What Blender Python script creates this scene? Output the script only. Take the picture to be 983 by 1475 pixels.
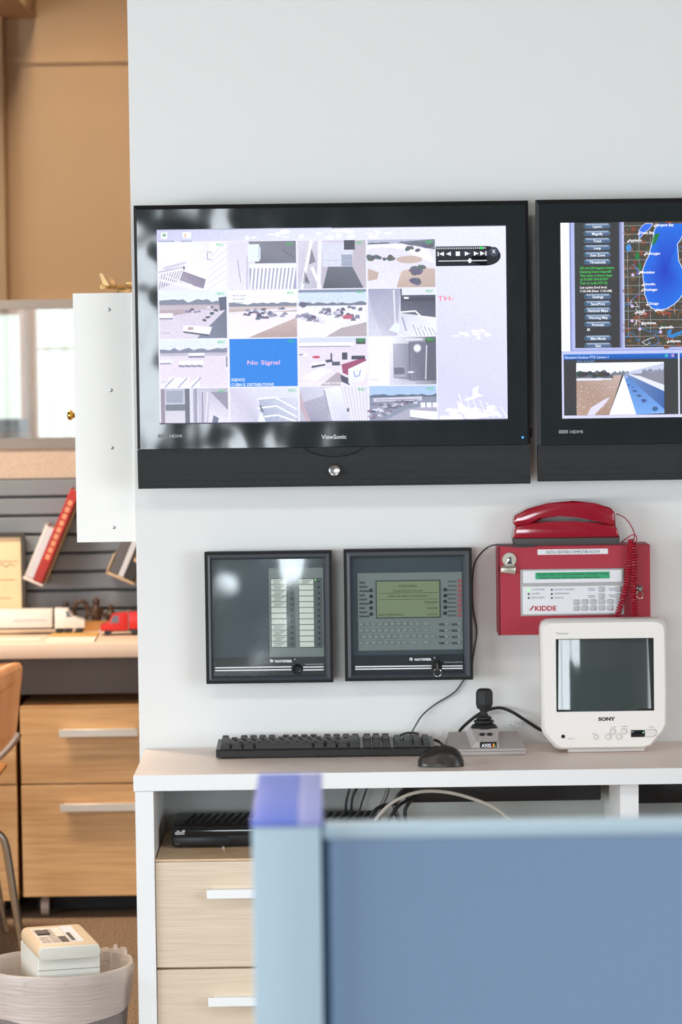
import bpy, bmesh, math, random
import numpy as np
from mathutils import Vector, Matrix

for o in list(bpy.data.objects): bpy.data.objects.remove(o)
scene = bpy.context.scene
COL = scene.collection
random.seed(7)

# ------------------------------------------------------------------ camera
W, H, F = 983.0, 1475.0, 4500.0
PITCH, YAW, ROLL = math.radians(3.02), math.radians(0.30), math.radians(0.75)
CAM = Vector((0.0, -6.45, 1.556))
_d = Vector((math.sin(YAW)*math.cos(PITCH), math.cos(YAW)*math.cos(PITCH), -math.sin(PITCH)))
_r = Vector((math.cos(YAW), -math.sin(YAW), 0))
_u = _r.cross(_d)
_r2 = math.cos(ROLL)*_r - math.sin(ROLL)*_u
_u2 = math.sin(ROLL)*_r + math.cos(ROLL)*_u
cam_data = bpy.data.cameras.new('camera')
cam = bpy.data.objects.new('camera', cam_data); COL.objects.link(cam)
cam.matrix_world = Matrix(((_r2.x, _u2.x, -_d.x, CAM.x), (_r2.y, _u2.y, -_d.y, CAM.y), (_r2.z, _u2.z, -_d.z, CAM.z), (0, 0, 0, 1)))
cam_data.sensor_fit = 'HORIZONTAL'; cam_data.sensor_width = 24.0
cam_data.lens = 24.0*F/W
cam_data.clip_start = 0.05; cam_data.clip_end = 100
cam_data.dof.use_dof = True; cam_data.dof.focus_distance = 6.33; cam_data.dof.aperture_fstop = 5.6
scene.camera = cam

# ------------------------------------------------------------------ world, daylight, lamps, exposure
world = bpy.data.worlds.new('world'); scene.world = world; world.use_nodes = True
world.node_tree.nodes['Background'].inputs[0].default_value = (0.62, 0.78, 1.0, 1)
world.node_tree.nodes['Background'].inputs[1].default_value = 1.2
vs = scene.view_settings
vs.view_transform = 'Standard'; vs.look = 'None'; vs.exposure = 0.0; vs.gamma = 1.0; vs.use_curve_mapping = False

def area(name, loc, rot, sx, sy, power, color):
    l = bpy.data.lights.new(name, 'AREA'); l.shape = 'RECTANGLE'; l.size = sx; l.size_y = sy; l.energy = power; l.color = color
    o = bpy.data.objects.new(name, l); COL.objects.link(o); o.location = loc; o.rotation_euler = rot
    return o
BACK_Y, LEFT_X, RIGHT_X, FAR_Y, CEIL = -10.0, -5.2, 3.6, 5.55, 3.05
HP = math.pi/2
# daylight entering through the windows of the wall behind the camera and of the left wall
area('daylight_back', (-1.8, BACK_Y+0.02, 1.35), (HP, 0, 0), 2.4, 1.7, 222, (0.86, 0.94, 1.0))
area('daylight_left', (LEFT_X+0.02, -4.2, 1.25), (HP, 0, -HP), 5.0, 1.7, 372, (0.86, 0.94, 1.0))
area('fill_light_right', (RIGHT_X-0.02, -4.6, 1.25), (HP, 0, HP), 3.4, 1.7, 132, (0.90, 0.95, 1.0))  # added fill to brighten the right side; no source known there
# ceiling fixtures
area('ceiling_lamp_light', (-1.2, -3.2, CEIL-0.03), (0, 0, 0), 1.2, 0.6, 28, (1.0, 0.96, 0.90))
area('ceiling_lamp_light', (1.4, -3.2, CEIL-0.03), (0, 0, 0), 1.2, 0.6, 28, (1.0, 0.96, 0.90))
area('warm_lamp_light', (-1.3, 4.3, CEIL-0.03), (0, 0, 0), 0.6, 1.2, 165, (1.0, 0.84, 0.64))
area('warm_lamp_light', (-1.6, 1.3, CEIL-0.03), (0, 0, 0), 1.2, 0.6, 108, (1.0, 0.84, 0.66))

# ------------------------------------------------------------------ pixel -> point on a real plane
def ray(px, py): return _d*F + _r2*(px-W/2) - _u2*(py-H/2)
def U(px, py, y):
    v = ray(px, py); return CAM + v*((y-CAM.y)/v.y)
def UZ(px, py, z):
    v = ray(px, py); return CAM + v*((z-CAM.z)/v.z)
def S(px, py, y):          # pixels per metre there
    return F/((U(px, py, y)-CAM).dot(_d))
def RC(x0, y0, x1, y1, y):  # world rectangle (x0,z0,x1,z1) from the extents seen at mid-edges
    c = U((x0+x1)/2, (y0+y1)/2, y); s = S((x0+x1)/2, (y0+y1)/2, y)
    return (c.x-(x1-x0)/2/s, c.z-(y1-y0)/2/s, c.x+(x1-x0)/2/s, c.z+(y1-y0)/2/s)

# ------------------------------------------------------------------ materials
def lin(c):
    out = []
    for v in c[:3]:
        v = v/255.0
        out.append(v/12.92 if v <= 0.04045 else ((v+0.055)/1.055)**2.4)
    return (out[0], out[1], out[2], 1.0)
MATS = {}
def mat(name, rgb, rough=0.5, metal=0.0, spec=0.5, var=0.0, vscale=8.0, bump=0.0, bscale=40.0, coat=0.0, emit=None, estr=1.0, stretch=None, trans=0.0, ior=None, rgb2=None, detail=3.0):
    if name in MATS: return MATS[name]
    m = bpy.data.materials.new(name); m.use_nodes = True; nt = m.node_tree
    b = nt.nodes['Principled BSDF']
    b.inputs['Base Color'].default_value = lin(rgb); b.inputs['Roughness'].default_value = rough
    b.inputs['Metallic'].default_value = metal; b.inputs['Specular IOR Level'].default_value = spec
    b.inputs['Coat Weight'].default_value = coat; b.inputs['Coat Roughness'].default_value = 0.05
    b.inputs['Transmission Weight'].default_value = trans
    if ior: b.inputs['IOR'].default_value = ior
    if emit is not None:
        b.inputs['Emission Color'].default_value = lin(emit); b.inputs['Emission Strength'].default_value = estr
    if var > 0 or bump > 0:
        tc = nt.nodes.new('ShaderNodeTexCoord'); mp = nt.nodes.new('ShaderNodeMapping')
        nt.links.new(tc.outputs['Object'], mp.inputs['Vector'])
        if stretch: mp.inputs['Scale'].default_value = stretch
    if var > 0:
        n = nt.nodes.new('ShaderNodeTexNoise'); n.inputs['Scale'].default_value = vscale; n.inputs['Detail'].default_value = detail
        nt.links.new(mp.outputs['Vector'], n.inputs['Vector'])
        mx = nt.nodes.new('ShaderNodeMix'); mx.data_type = 'RGBA'
        rp = nt.nodes.new('ShaderNodeMapRange'); rp.inputs['From Min'].default_value = 0.35; rp.inputs['From Max'].default_value = 0.65
        nt.links.new(n.outputs['Fac'], rp.inputs['Value']); nt.links.new(rp.outputs['Result'], mx.inputs['Factor'])
        c2 = rgb2 if rgb2 else tuple(max(0, v*(1-var)) for v in rgb)
        mx.inputs['A'].default_value = lin(rgb); mx.inputs['B'].default_value = lin(c2)
        nt.links.new(mx.outputs['Result'], b.inputs['Base Color'])
    if bump > 0:
        n2 = nt.nodes.new('ShaderNodeTexNoise'); n2.inputs['Scale'].default_value = bscale; n2.inputs['Detail'].default_value = 2.0
        nt.links.new(mp.outputs['Vector'], n2.inputs['Vector'])
        bp = nt.nodes.new('ShaderNodeBump'); bp.inputs['Strength'].default_value = bump; bp.inputs['Distance'].default_value = 0.01
        nt.links.new(n2.outputs['Fac'], bp.inputs['Height']); nt.links.new(bp.outputs['Normal'], b.inputs['Normal'])
    MATS[name] = m
    return m
def dots_bump(m, scale, strength, dist=0.002, stretch=None):
    nt = m.node_tree; b = nt.nodes['Principled BSDF']
    tc = nt.nodes.new('ShaderNodeTexCoord'); v = nt.nodes.new('ShaderNodeTexVoronoi'); v.inputs['Scale'].default_value = scale
    v.inputs['Randomness'].default_value = 0.0
    bp = nt.nodes.new('ShaderNodeBump'); bp.inputs['Strength'].default_value = strength; bp.inputs['Distance'].default_value = dist
    nt.links.new(tc.outputs['Object'], v.inputs['Vector']); nt.links.new(v.outputs['Distance'], bp.inputs['Height'])
    nt.links.new(bp.outputs['Normal'], b.inputs['Normal'])
def attr_mat(name, emission, rough=0.4, grain=0.0, strength=1.0):
    m = bpy.data.materials.new(name); m.use_nodes = True; nt = m.node_tree; b = nt.nodes['Principled BSDF']
    a = nt.nodes.new('ShaderNodeVertexColor'); a.layer_name = 'Col'
    src = a.outputs['Color']
    if grain > 0:
        tc = nt.nodes.new('ShaderNodeTexCoord'); n = nt.nodes.new('ShaderNodeTexNoise'); n.inputs['Scale'].default_value = 330; n.inputs['Detail'].default_value = 2
        nt.links.new(tc.outputs['Object'], n.inputs['Vector'])
        rp = nt.nodes.new('ShaderNodeMapRange'); rp.inputs['From Min'].default_value = 0.3; rp.inputs['From Max'].default_value = 0.7
        rp.inputs['To Min'].default_value = 1-grain; rp.inputs['To Max'].default_value = 1+grain
        nt.links.new(n.outputs['Fac'], rp.inputs['Value'])
        vm = nt.nodes.new('ShaderNodeVectorMath'); vm.operation = 'SCALE'
        nt.links.new(a.outputs['Color'], vm.inputs[0]); nt.links.new(rp.outputs['Result'], vm.inputs['Scale'])
        src = vm.outputs['Vector']
    if emission:
        b.inputs['Base Color'].default_value = (0.01, 0.01, 0.012, 1); nt.links.new(src, b.inputs['Emission Color'])
        b.inputs['Emission Strength'].default_value = strength; b.inputs['Specular IOR Level'].default_value = 0.25
        b.inputs['Roughness'].default_value = 0.35
    else:
        nt.links.new(src, b.inputs['Base Color']); b.inputs['Roughness'].default_value = rough
    MATS[name] = m
    return m
def wood(name, c1, c2, stretch, rough=0.45, scale=10):
    return mat(name, c1, rough=rough, var=0.5, rgb2=c2, vscale=scale, stretch=stretch, bump=0.06, bscale=scale*3, detail=6)
def thin_glass(name, tint, refl_rough=0.02, tr=0.9, wave=0.0, wscale=3.0):
    m = bpy.data.materials.new(name); m.use_nodes = True; nt = m.node_tree
    for n in list(nt.nodes): nt.nodes.remove(n)
    out = nt.nodes.new('ShaderNodeOutputMaterial'); tp = nt.nodes.new('ShaderNodeBsdfTransparent'); gl = nt.nodes.new('ShaderNodeBsdfGlossy')
    tp.inputs['Color'].default_value = lin(tint); gl.inputs['Roughness'].default_value = refl_rough
    mx = nt.nodes.new('ShaderNodeMixShader'); mx.inputs['Fac'].default_value = 1-tr
    nt.links.new(tp.outputs[0], mx.inputs[1]); nt.links.new(gl.outputs[0], mx.inputs[2]); nt.links.new(mx.outputs[0], out.inputs[0])
    if wave > 0:
        tc = nt.nodes.new('ShaderNodeTexCoord'); n = nt.nodes.new('ShaderNodeTexNoise'); n.inputs['Scale'].default_value = wscale; n.inputs['Detail'].default_value = 1
        bp = nt.nodes.new('ShaderNodeBump'); bp.inputs['Strength'].default_value = wave; bp.inputs['Distance'].default_value = 0.05
        nt.links.new(tc.outputs['Object'], n.inputs['Vector']); nt.links.new(n.outputs['Fac'], bp.inputs['Height']); nt.links.new(bp.outputs['Normal'], gl.inputs['Normal'])
    MATS[name] = m
    return m

# ------------------------------------------------------------------ mesh builder
ORG = {}
def tag(o, label=None, cat=None, group=None, kind=None):
    if label: o['label'] = label
    if cat: o['category'] = cat
    if group: o['group'] = group
    if kind: o['kind'] = kind
    return o
def thing(name, label, cat, loc, group=None):
    o = bpy.data.objects.new(name, None); COL.objects.link(o); o.location = loc; o.empty_display_size = 0.05
    ORG[o.name] = Vector(loc)
    return tag(o, label, cat, group)
class MB:
    def __init__(s): s.v = []; s.f = []; s.c = []; s.sm = []
    def add(s, vs_, fs, smooth=False, cols=None):
        n = len(s.v); s.v += [Vector(p) for p in vs_]
        for i, f in enumerate(fs):
            s.f.append([n+k for k in f]); s.sm.append(smooth)
            s.c.append(cols[i] if cols else None)
        return s
    def box(s, x0, y0, z0, x1, y1, z1):
        return s.add([(x0,y0,z0),(x1,y0,z0),(x1,y1,z0),(x0,y1,z0),(x0,y0,z1),(x1,y0,z1),(x1,y1,z1),(x0,y1,z1)],
                     [(0,3,2,1),(4,5,6,7),(0,1,5,4),(1,2,6,5),(2,3,7,6),(3,0,4,7)])
    def rbox(s, x0, y0, z0, x1, y1, z1, r=0.005, seg=2):
        bm = bmesh.new(); bmesh.ops.create_cube(bm, size=1)
        for v in bm.verts: v.co = Vector(((x0+x1)/2+v.co.x*(x1-x0), (y0+y1)/2+v.co.y*(y1-y0), (z0+z1)/2+v.co.z*(z1-z0)))
        r = min(r, 0.49*min(abs(x1-x0), abs(y1-y0), abs(z1-z0)))
        bmesh.ops.bevel(bm, geom=list(bm.edges), offset=r, segments=seg, affect='EDGES', profile=0.5)
        return s.bm(bm, True)
    def bm(s, bm, smooth=False):
        bm.verts.index_update()
        s.add([v.co.copy() for v in bm.verts], [[v.index for v in f.verts] for f in bm.faces], smooth); bm.free(); return s
    def prism(s, pts, y0, y1, bev=0.0, seg=2, taper=1.0, smooth=False):   # pts (x,z) outline seen from the front
        bm = bmesh.new(); n = len(pts)
        cx = sum(p[0] for p in pts)/n; cz = sum(p[1] for p in pts)/n
        a = [bm.verts.new((p[0], y0, p[1])) for p in pts]
        b = [bm.verts.new((cx+(p[0]-cx)*taper, y1, cz+(p[1]-cz)*taper)) for p in pts]
        fa = bm.faces.new(a); fb = bm.faces.new(b[::-1])
        for i in range(n): bm.faces.new((a[i], b[i], b[(i+1) % n], a[(i+1) % n]))
        if bev > 0:
            eds = [e for e in bm.edges if (fa in e.link_faces or fb in e.link_faces)]
            bmesh.ops.bevel(bm, geom=eds, offset=bev, segments=seg, affect='EDGES', profile=0.5)
        bmesh.ops.recalc_face_normals(bm, faces=bm.faces)
        return s.bm(bm, smooth or bev > 0)
    def tube(s, pts, r, seg=8, closed=False, caps=True):
        pts = [Vector(p) for p in pts]; n = len(pts); rs = r if isinstance(r, (list, tuple)) else [r]*n
        rings = []; up = None
        for i, p in enumerate(pts):
            if closed: t = pts[(i+1) % n]-pts[i-1]
            else: t = pts[min(i+1, n-1)]-pts[max(i-1, 0)]
            t = t.normalized() if t.length > 1e-9 else Vector((0, 0, 1))
            if up is None: up = t.orthogonal().normalized()
            up = (up - t*up.dot(t)); up = up.normalized() if up.length > 1e-6 else t.orthogonal().normalized()
            w = t.cross(up)
            rings.append([p+(up*math.cos(2*math.pi*k/seg)+w*math.sin(2*math.pi*k/seg))*rs[i] for k in range(seg)])
        vs_ = [q for R_ in rings for q in R_]; fs = []
        m = n if closed else n-1
        for i in range(m):
            for k in range(seg):
                j = (i+1) % n
                fs.append((i*seg+k, i*seg+(k+1) % seg, j*seg+(k+1) % seg, j*seg+k))
        if caps and not closed: fs += [tuple(range(seg))[::-1], tuple((n-1)*seg+k for k in range(seg))]
        return s.add(vs_, fs, True)
    def cyl(s, c, ax, r0, r1, h, seg=20):
        c = Vector(c); ax = Vector(ax).normalized()
        return s.lathe(c, ax, [(0, r0), (h, r1)], seg)
    def lathe(s, c, ax, prof, seg=24, caps=True, smooth=True):
        c = Vector(c); ax = Vector(ax).normalized(); a = ax.orthogonal().normalized(); b = ax.cross(a)
        vs_ = []; fs = []
        for h, r in prof:
            for k in range(seg):
                t = 2*math.pi*k/seg; vs_.append(c+ax*h+(a*math.cos(t)+b*math.sin(t))*r)
        for i in range(len(prof)-1):
            for k in range(seg): fs.append((i*seg+k, i*seg+(k+1) % seg, (i+1)*seg+(k+1) % seg, (i+1)*seg+k))
        if caps:
            fs.append(tuple(range(seg))[::-1]); fs.append(tuple((len(prof)-1)*seg+k for k in range(seg)))
        return s.add(vs_, fs, smooth)
    def ball(s, c, rx, ry, rz, seg=14, rings=9):
        bm = bmesh.new(); bmesh.ops.create_uvsphere(bm, u_segments=seg, v_segments=rings, radius=1)
        for v in bm.verts: v.co = Vector((c[0]+v.co.x*rx, c[1]+v.co.y*ry, c[2]+v.co.z*rz))
        return s.bm(bm, True)
    def loft(s, rings, caps=True, smooth=True):
        n = len(rings[0]); vs_ = [p for r in rings for p in r]; fs = []
        for i in range(len(rings)-1):
            for k in range(n): fs.append((i*n+k, i*n+(k+1) % n, (i+1)*n+(k+1) % n, (i+1)*n+k))
        if caps: fs += [tuple(range(n))[::-1], tuple((len(rings)-1)*n+k for k in range(n))]
        return s.add(vs_, fs, smooth)
    def turn(s, piv, ax, ang):
        M = Matrix.Rotation(ang, 3, ax); piv = Vector(piv)
        s.v = [piv+M @ (p-piv) for p in s.v]; return s
    def build(s, name, material, parent=None, label=None, kind=None, at=None):
        org = ORG[parent.name] if parent is not None else Vector((0, 0, 0))
        me = bpy.data.meshes.new(name)
        off = org if at is None else Vector(at)
        me.from_pydata([p-off for p in s.v] if at is None else [Vector(p) for p in s.v], [], s.f)
        me.polygons.foreach_set('use_smooth', s.sm)
        if any(c is not None for c in s.c):
            ca = me.color_attributes.new('Col', 'FLOAT_COLOR', 'CORNER'); k = 0
            for i, f in enumerate(s.f):
                c = s.c[i]
                for j in range(len(f)):
                    ca.data[k].color = c[j] if isinstance(c[0], (tuple, list)) else c
                    k += 1
        else:
            bm = bmesh.new(); bm.from_mesh(me); bmesh.ops.recalc_face_normals(bm, faces=bm.faces); bm.to_mesh(me); bm.free()
        me.materials.append(MATS[material] if isinstance(material, str) else material)
        if any(s.sm):
            try: me.set_sharp_from_angle(angle=math.radians(38))
            except Exception: pass
        o = bpy.data.objects.new(name, me); COL.objects.link(o)
        if parent is not None: o.parent = parent
        if at is not None: o.location = off-org
        ORG[o.name] = off
        return tag(o, label, None, None, kind)
def solo(mb, name, material, label, cat, group=None):
    o = mb.build(name, material); return tag(o, label, cat, group)
def struct(mb, name, material, parent=None):
    o = mb.build(name, material, parent)
    if parent is None: o['kind'] = 'structure'
    return o
def inst(src, name, loc, parent, scale=None):     # another part sharing mesh data; loc in world space
    o = bpy.data.objects.new(name, src.data); COL.objects.link(o); o.parent = parent; o.location = Vector(loc)-ORG[parent.name]
    if scale: o.scale = scale
    ORG[o.name] = Vector(loc)
    return o

# ------------------------------------------------------------------ flat print: coloured shapes laid on a device's own face
def text_mesh(body, bold=0.0):
    cu = bpy.data.curves.new('t', 'FONT'); cu.body = body; cu.size = 1.0; cu.resolution_u = 2; cu.offset = bold
    o = bpy.data.objects.new('t', cu); COL.objects.link(o)
    dg = bpy.context.evaluated_depsgraph_get(); me = bpy.data.meshes.new_from_object(o.evaluated_get(dg))
    vs_ = [(v.co.x, v.co.y) for v in me.vertices]; fs = [tuple(p.vertices) for p in me.polygons]
    bpy.data.objects.remove(o); bpy.data.curves.remove(cu); bpy.data.meshes.remove(me)
    return vs_, fs
TCACHE = {}
class FR:
    """a face with its own u (right) v (down) coordinates 0..1, on a vertical plane facing -y"""
    wash = 0.0
    def __init__(s, mb, rect, y, step=0.00025, origin=None):
        s.mb = mb; s.r = rect; s.y = y; s.step = step
        s.w = rect[2]-rect[0]; s.h = rect[3]-rect[1]
    def P(s, u, v, l=0): return (s.r[0]+u*s.w, s.y-l*s.step, s.r[3]-v*s.h)
    def sub(s, u0, v0, u1, v1):
        return FR(s.mb, (s.r[0]+u0*s.w, s.r[3]-v1*s.h, s.r[0]+u1*s.w, s.r[3]-v0*s.h), s.y, s.step)
    def px(s, px, py):          # photo pixel -> (u,v)
        p = U(px, py, s.y); return ((p.x-s.r[0])/s.w, (s.r[3]-p.z)/s.h)
    def poly(s, pts, c, l=1):
        wz = lambda k: tuple(a_+(b_-a_)*FR.wash for a_, b_ in zip(k, (226, 232, 255)))
        cols = [lin(wz(k)) for k in c] if isinstance(c[0], (tuple, list)) else lin(wz(c))
        s.mb.add([s.P(u, v, l) for u, v in pts], [tuple(range(len(pts)))], False, [cols])
    def rect(s, u0, v0, u1, v1, c, l=1): s.poly([(u0, v0), (u0, v1), (u1, v1), (u1, v0)], c, l)
    def ell(s, cu, cv, ru, rv, c, l=1, n=14, jit=0.0):
        s.poly([(cu+ru*math.cos(-2*math.pi*k/n)*(1+random.uniform(-jit, jit)), cv+rv*math.sin(-2*math.pi*k/n)*(1+random.uniform(-jit, jit))) for k in range(n)], c, l)
    def circ(s, cu, cv, r, c, l=1, n=16): s.ell(cu, cv, r/s.w, r/s.h, c, l, n)
    def line(s, pts, w, c, l=1):   # w in metres
        for (a, b) in zip(pts[:-1], pts[1:]):
            d = Vector(((b[0]-a[0])*s.w, (b[1]-a[1])*s.h))
            if d.length < 1e-9: continue
            d.normalize(); nx, ny = -d.y*w/2/s.w, d.x*w/2/s.h
            s.poly([(a[0]+nx, a[1]+ny), (a[0]-nx, a[1]-ny), (b[0]-nx, b[1]-ny), (b[0]+nx, b[1]+ny)], c, l)
    def text(s, body, u, v, h, c, l=3, align='l', bold=0.0, wide=1.0, italic=0.0, maxw=None):   # h cap height in metres; (u,v) baseline start
        key = (body, bold)
        if key not in TCACHE: TCACHE[key] = text_mesh(body, bold)
        vs_, fs = TCACHE[key]
        if not vs_: return
        k = h/0.70; x0 = min(p[0] for p in vs_); x1 = max(p[0] for p in vs_)
        if maxw: wide = maxw/((x1-x0)*k)
        off = -x0 if align == 'l' else (-(x0+x1)/2 if align == 'c' else -x1)
        bx, by, bz = s.P(u, v, l); cc = lin(c)
        s.mb.add([(bx+((p[0]+off)+italic*p[1])*k*wide, by, bz+p[1]*k) for p in vs_], fs, False, [cc]*len(fs))
# ------------------------------------------------------------------ material set
mat('wall_white', (232, 232, 230), rough=0.75, spec=0.25, bump=0.02, bscale=220)
mat('wall_tan', (212, 178, 142), rough=0.85, spec=0.2, var=0.04, vscale=2, bump=0.03, bscale=150)
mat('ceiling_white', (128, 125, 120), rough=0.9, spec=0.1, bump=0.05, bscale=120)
mat('carpet', (172, 144, 118), rough=1.0, spec=0.05, var=0.35, vscale=140, bump=0.5, bscale=400)
mat('room_grey', (190, 196, 196), rough=0.85, spec=0.2, var=0.1, vscale=1.5)
mat('frame_alu', (165, 168, 172), rough=0.4, metal=0.6)
mat('blind_white', (232, 233, 225), rough=0.7, var=0.05)
mat('grey_rail', (138, 132, 128), rough=0.5, spec=0.4, var=0.03)
mat('tan_fabric', (204, 182, 164), rough=0.9, spec=0.1, var=0.08, vscale=200)
mat('slat_grey', (130, 134, 140), rough=0.6, spec=0.35, var=0.05, vscale=3)
mat('black_matte', (22, 22, 23), rough=0.6, spec=0.3)
mat('black_plastic', (26, 26, 28), rough=0.38, spec=0.5)
mat('white_laminate', (238, 238, 238), rough=0.35, spec=0.4)
mat('warm_laminate', (246, 228, 216), rough=0.38, spec=0.4, var=0.03, vscale=3)
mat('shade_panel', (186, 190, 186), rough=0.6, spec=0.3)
wood('maple', (232, 204, 168), (208, 176, 138), (1.2, 1.2, 22), scale=9)
wood('oak_front', (228, 210, 188), (214, 194, 170), (1.0, 1.0, 75), scale=9)
wood('beech', (222, 176, 122), (206, 156, 104), (0.8, 0.8, 14), scale=6)
wood('bent_ply', (206, 138, 80), (186, 118, 64), (8, 8, 1), scale=5)
mat('handle_white', (245, 246, 246), rough=0.3, spec=0.5)
mat('handle_silver', (214, 208, 200), rough=0.35, metal=0.15)
mat('chrome', (205, 205, 205), rough=0.12, metal=1.0)
mat('brass', (176, 132, 62), rough=0.25, metal=1.0)
mat('screw_steel', (186, 190, 196), rough=0.3, metal=0.9)
attr_mat('print_ink', False, 0.45)
attr_mat('screen_light', True, grain=0.06, strength=1.12)

def frame_boxes(mb, r, hole, y0, y1):     # rectangular ring (x0,z0,x1,z1) around a hole
    mb.box(r[0], y0, r[1], hole[0], y1, r[3]); mb.box(hole[2], y0, r[1], r[2], y1, r[3])
    mb.box(hole[0], y0, r[1], hole[2], y1, hole[1]); mb.box(hole[0], y0, hole[3], hole[2], y1, r[3])
    return mb

# ------------------------------------------------------------------ the room
WX = -0.391
struct(MB().box(LEFT_X, BACK_Y, -0.05, RIGHT_X, FAR_Y, 0.0), 'floor', 'carpet')
struct(MB().box(LEFT_X, BACK_Y, CEIL, RIGHT_X, FAR_Y, CEIL+0.05), 'ceiling', 'ceiling_white')
struct(MB().box(WX, 0.0, 0.0, RIGHT_X, 0.28, CEIL), 'wall_front', 'wall_white')
struct(MB().box(LEFT_X, FAR_Y, 0, RIGHT_X, FAR_Y+0.1, CEIL), 'wall_far', 'wall_tan')
wr_ = MB()
wr_.box(RIGHT_X, BACK_Y, 0, RIGHT_X+0.1, FAR_Y, 0.4); wr_.box(RIGHT_X, BACK_Y, 2.1, RIGHT_X+0.1, FAR_Y, CEIL)
wr_.box(RIGHT_X, BACK_Y, 0.4, RIGHT_X+0.1, -6.3, 2.1); wr_.box(RIGHT_X, -2.9, 0.4, RIGHT_X+0.1, FAR_Y, 2.1)
struct(wr_, 'wall_right', 'room_grey')
# wall behind the camera, with two windows
wb = MB()
WINB = [(-3.0, 0.5, -0.6, 2.2)]
wb.box(LEFT_X, BACK_Y-0.1, 0, RIGHT_X, BACK_Y, 0.5); wb.box(LEFT_X, BACK_Y-0.1, 2.2, RIGHT_X, BACK_Y, CEIL)
for a, b in ((LEFT_X, -3.0), (-0.6, RIGHT_X)): wb.box(a, BACK_Y-0.1, 0.5, b, BACK_Y, 2.2)
struct(wb, 'wall_back', 'room_grey')
wl = MB()
wl.box(LEFT_X-0.1, BACK_Y, 0, LEFT_X, FAR_Y, 0.4); wl.box(LEFT_X-0.1, BACK_Y, 2.1, LEFT_X, FAR_Y, CEIL)
wl.box(LEFT_X-0.1, BACK_Y, 0.4, LEFT_X, -6.7, 2.1); wl.box(LEFT_X-0.1, -1.7, 0.4, LEFT_X, FAR_Y, 2.1)
struct(wl, 'wall_left', 'room_grey')
def window_unit(name, r, y, n):
    w = frame_boxes(MB(), (r[0], r[1], r[2], r[3]), (r[0]+.05, r[1]+.05, r[2]-.05, r[3]-.05), y-0.08, y+0.05)
    for i in range(1, n): x = r[0]+(r[2]-r[0])*i/n; w.box(x-.02, y-0.07, r[1]+.05, x+.02, y+0.045, r[3]-.05)
    o = struct(w, name, 'frame_alu')
    sl = None; x = r[0]+0.06; k = 0
    while x < r[2]-0.06:
        m = MB().box(-0.04, -0.002, r[1]-0.02, 0.04, 0.002, r[3]-0.03)
        ang = math.radians(68); M = Matrix.Rotation(ang, 3, 'Z'); m.v = [M @ p for p in m.v]
        b = m.build('blind_slat', 'blind_white', o, at=None) if sl is None else inst(sl, 'blind_slat', (0, 0, 0), o)
        sl = sl or b
        b.location = (x, y+0.11, 0); x += 0.115; k += 1
    return o
window_unit('window_1', WINB[0], BACK_Y, 3)

def side_window(name, x, y0, y1, z0, z1, n):
    w = MB(); t = 0.06; xa, xb = x-0.07, x+0.07
    w.box(xa, y0, z0, xb, y0+t, z1); w.box(xa, y1-t, z0, xb, y1, z1); w.box(xa, y0+t, z0, xb, y1-t, z0+t); w.box(xa, y0+t, z1-t, xb, y1-t, z1)
    for i in range(1, n): y = y0+(y1-y0)*i/n; w.box(xa, y-0.025, z0+t, xb, y+0.025, z1-t)
    return struct(w, name, 'frame_alu')
side_window('window_4', LEFT_X, -6.7, -1.7, 0.4, 2.1, 4)
side_window('fill_window_5', RIGHT_X, -6.3, -2.9, 0.4, 2.1, 3)  # made-up window frame dressing the added fill light on the right wall

# far wall: bulkhead, pilaster and the two bright windows seen through the glazed screen
bk = U(52, 27, FAR_Y)
struct(MB().box(LEFT_X, 2.9, bk.z, bk.x, FAR_Y, CEIL), 'trim_1', 'wall_tan')
pl = U(7, 300, FAR_Y-0.12)
struct(MB().box(LEFT_X, FAR_Y-0.12, U(7, 436, FAR_Y).z, pl.x, FAR_Y, bk.z), 'trim_2', 'wall_tan')
struct(MB().box(pl.x, FAR_Y-0.025, bk.z-0.17, 1.0, FAR_Y, bk.z-0.145), 'trim_3', 'wall_tan')
mat('day_pane', (60, 62, 60), rough=0.3, emit=(246, 252, 244), estr=0.88)
mat('frame_dark', (62, 54, 46), rough=0.5)
mat('frame_tan', (196, 146, 104), rough=0.6)
def far_window(name, px, fm, rail):
    r = RC(*px, FAR_Y-0.03)
    t = 0.022
    o = struct(frame_boxes(MB(), r, (r[0]+t, r[1]+t, r[2]-t, r[3]-t), FAR_Y-0.05, FAR_Y), name, fm)
    MB().box(r[0]+t, FAR_Y-0.022, r[1]+t, r[2]-t, FAR_Y-0.012, r[3]-t).build('pane', 'day_pane', o)
    if rail is not None: z = U(20, rail, FAR_Y-0.03).z; MB().box(r[0]+t, FAR_Y-0.045, z-0.006, r[2]-t, FAR_Y-0.024, z+0.006).build('glazing_bar', 'blind_white', o)
    return o
w2o = far_window('window_2', (-120, 446, 38, 620), 'frame_tan', None)
r_ = RC(-120, 604, 39, 621, FAR_Y-0.06)
MB().box(r_[0], FAR_Y-0.085, r_[1], r_[2], FAR_Y-0.052, r_[3]).build('window_sill', 'frame_dark', w2o)
far_window('window_3', (46, 436, 190, 640), 'frame_tan', 503)

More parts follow.
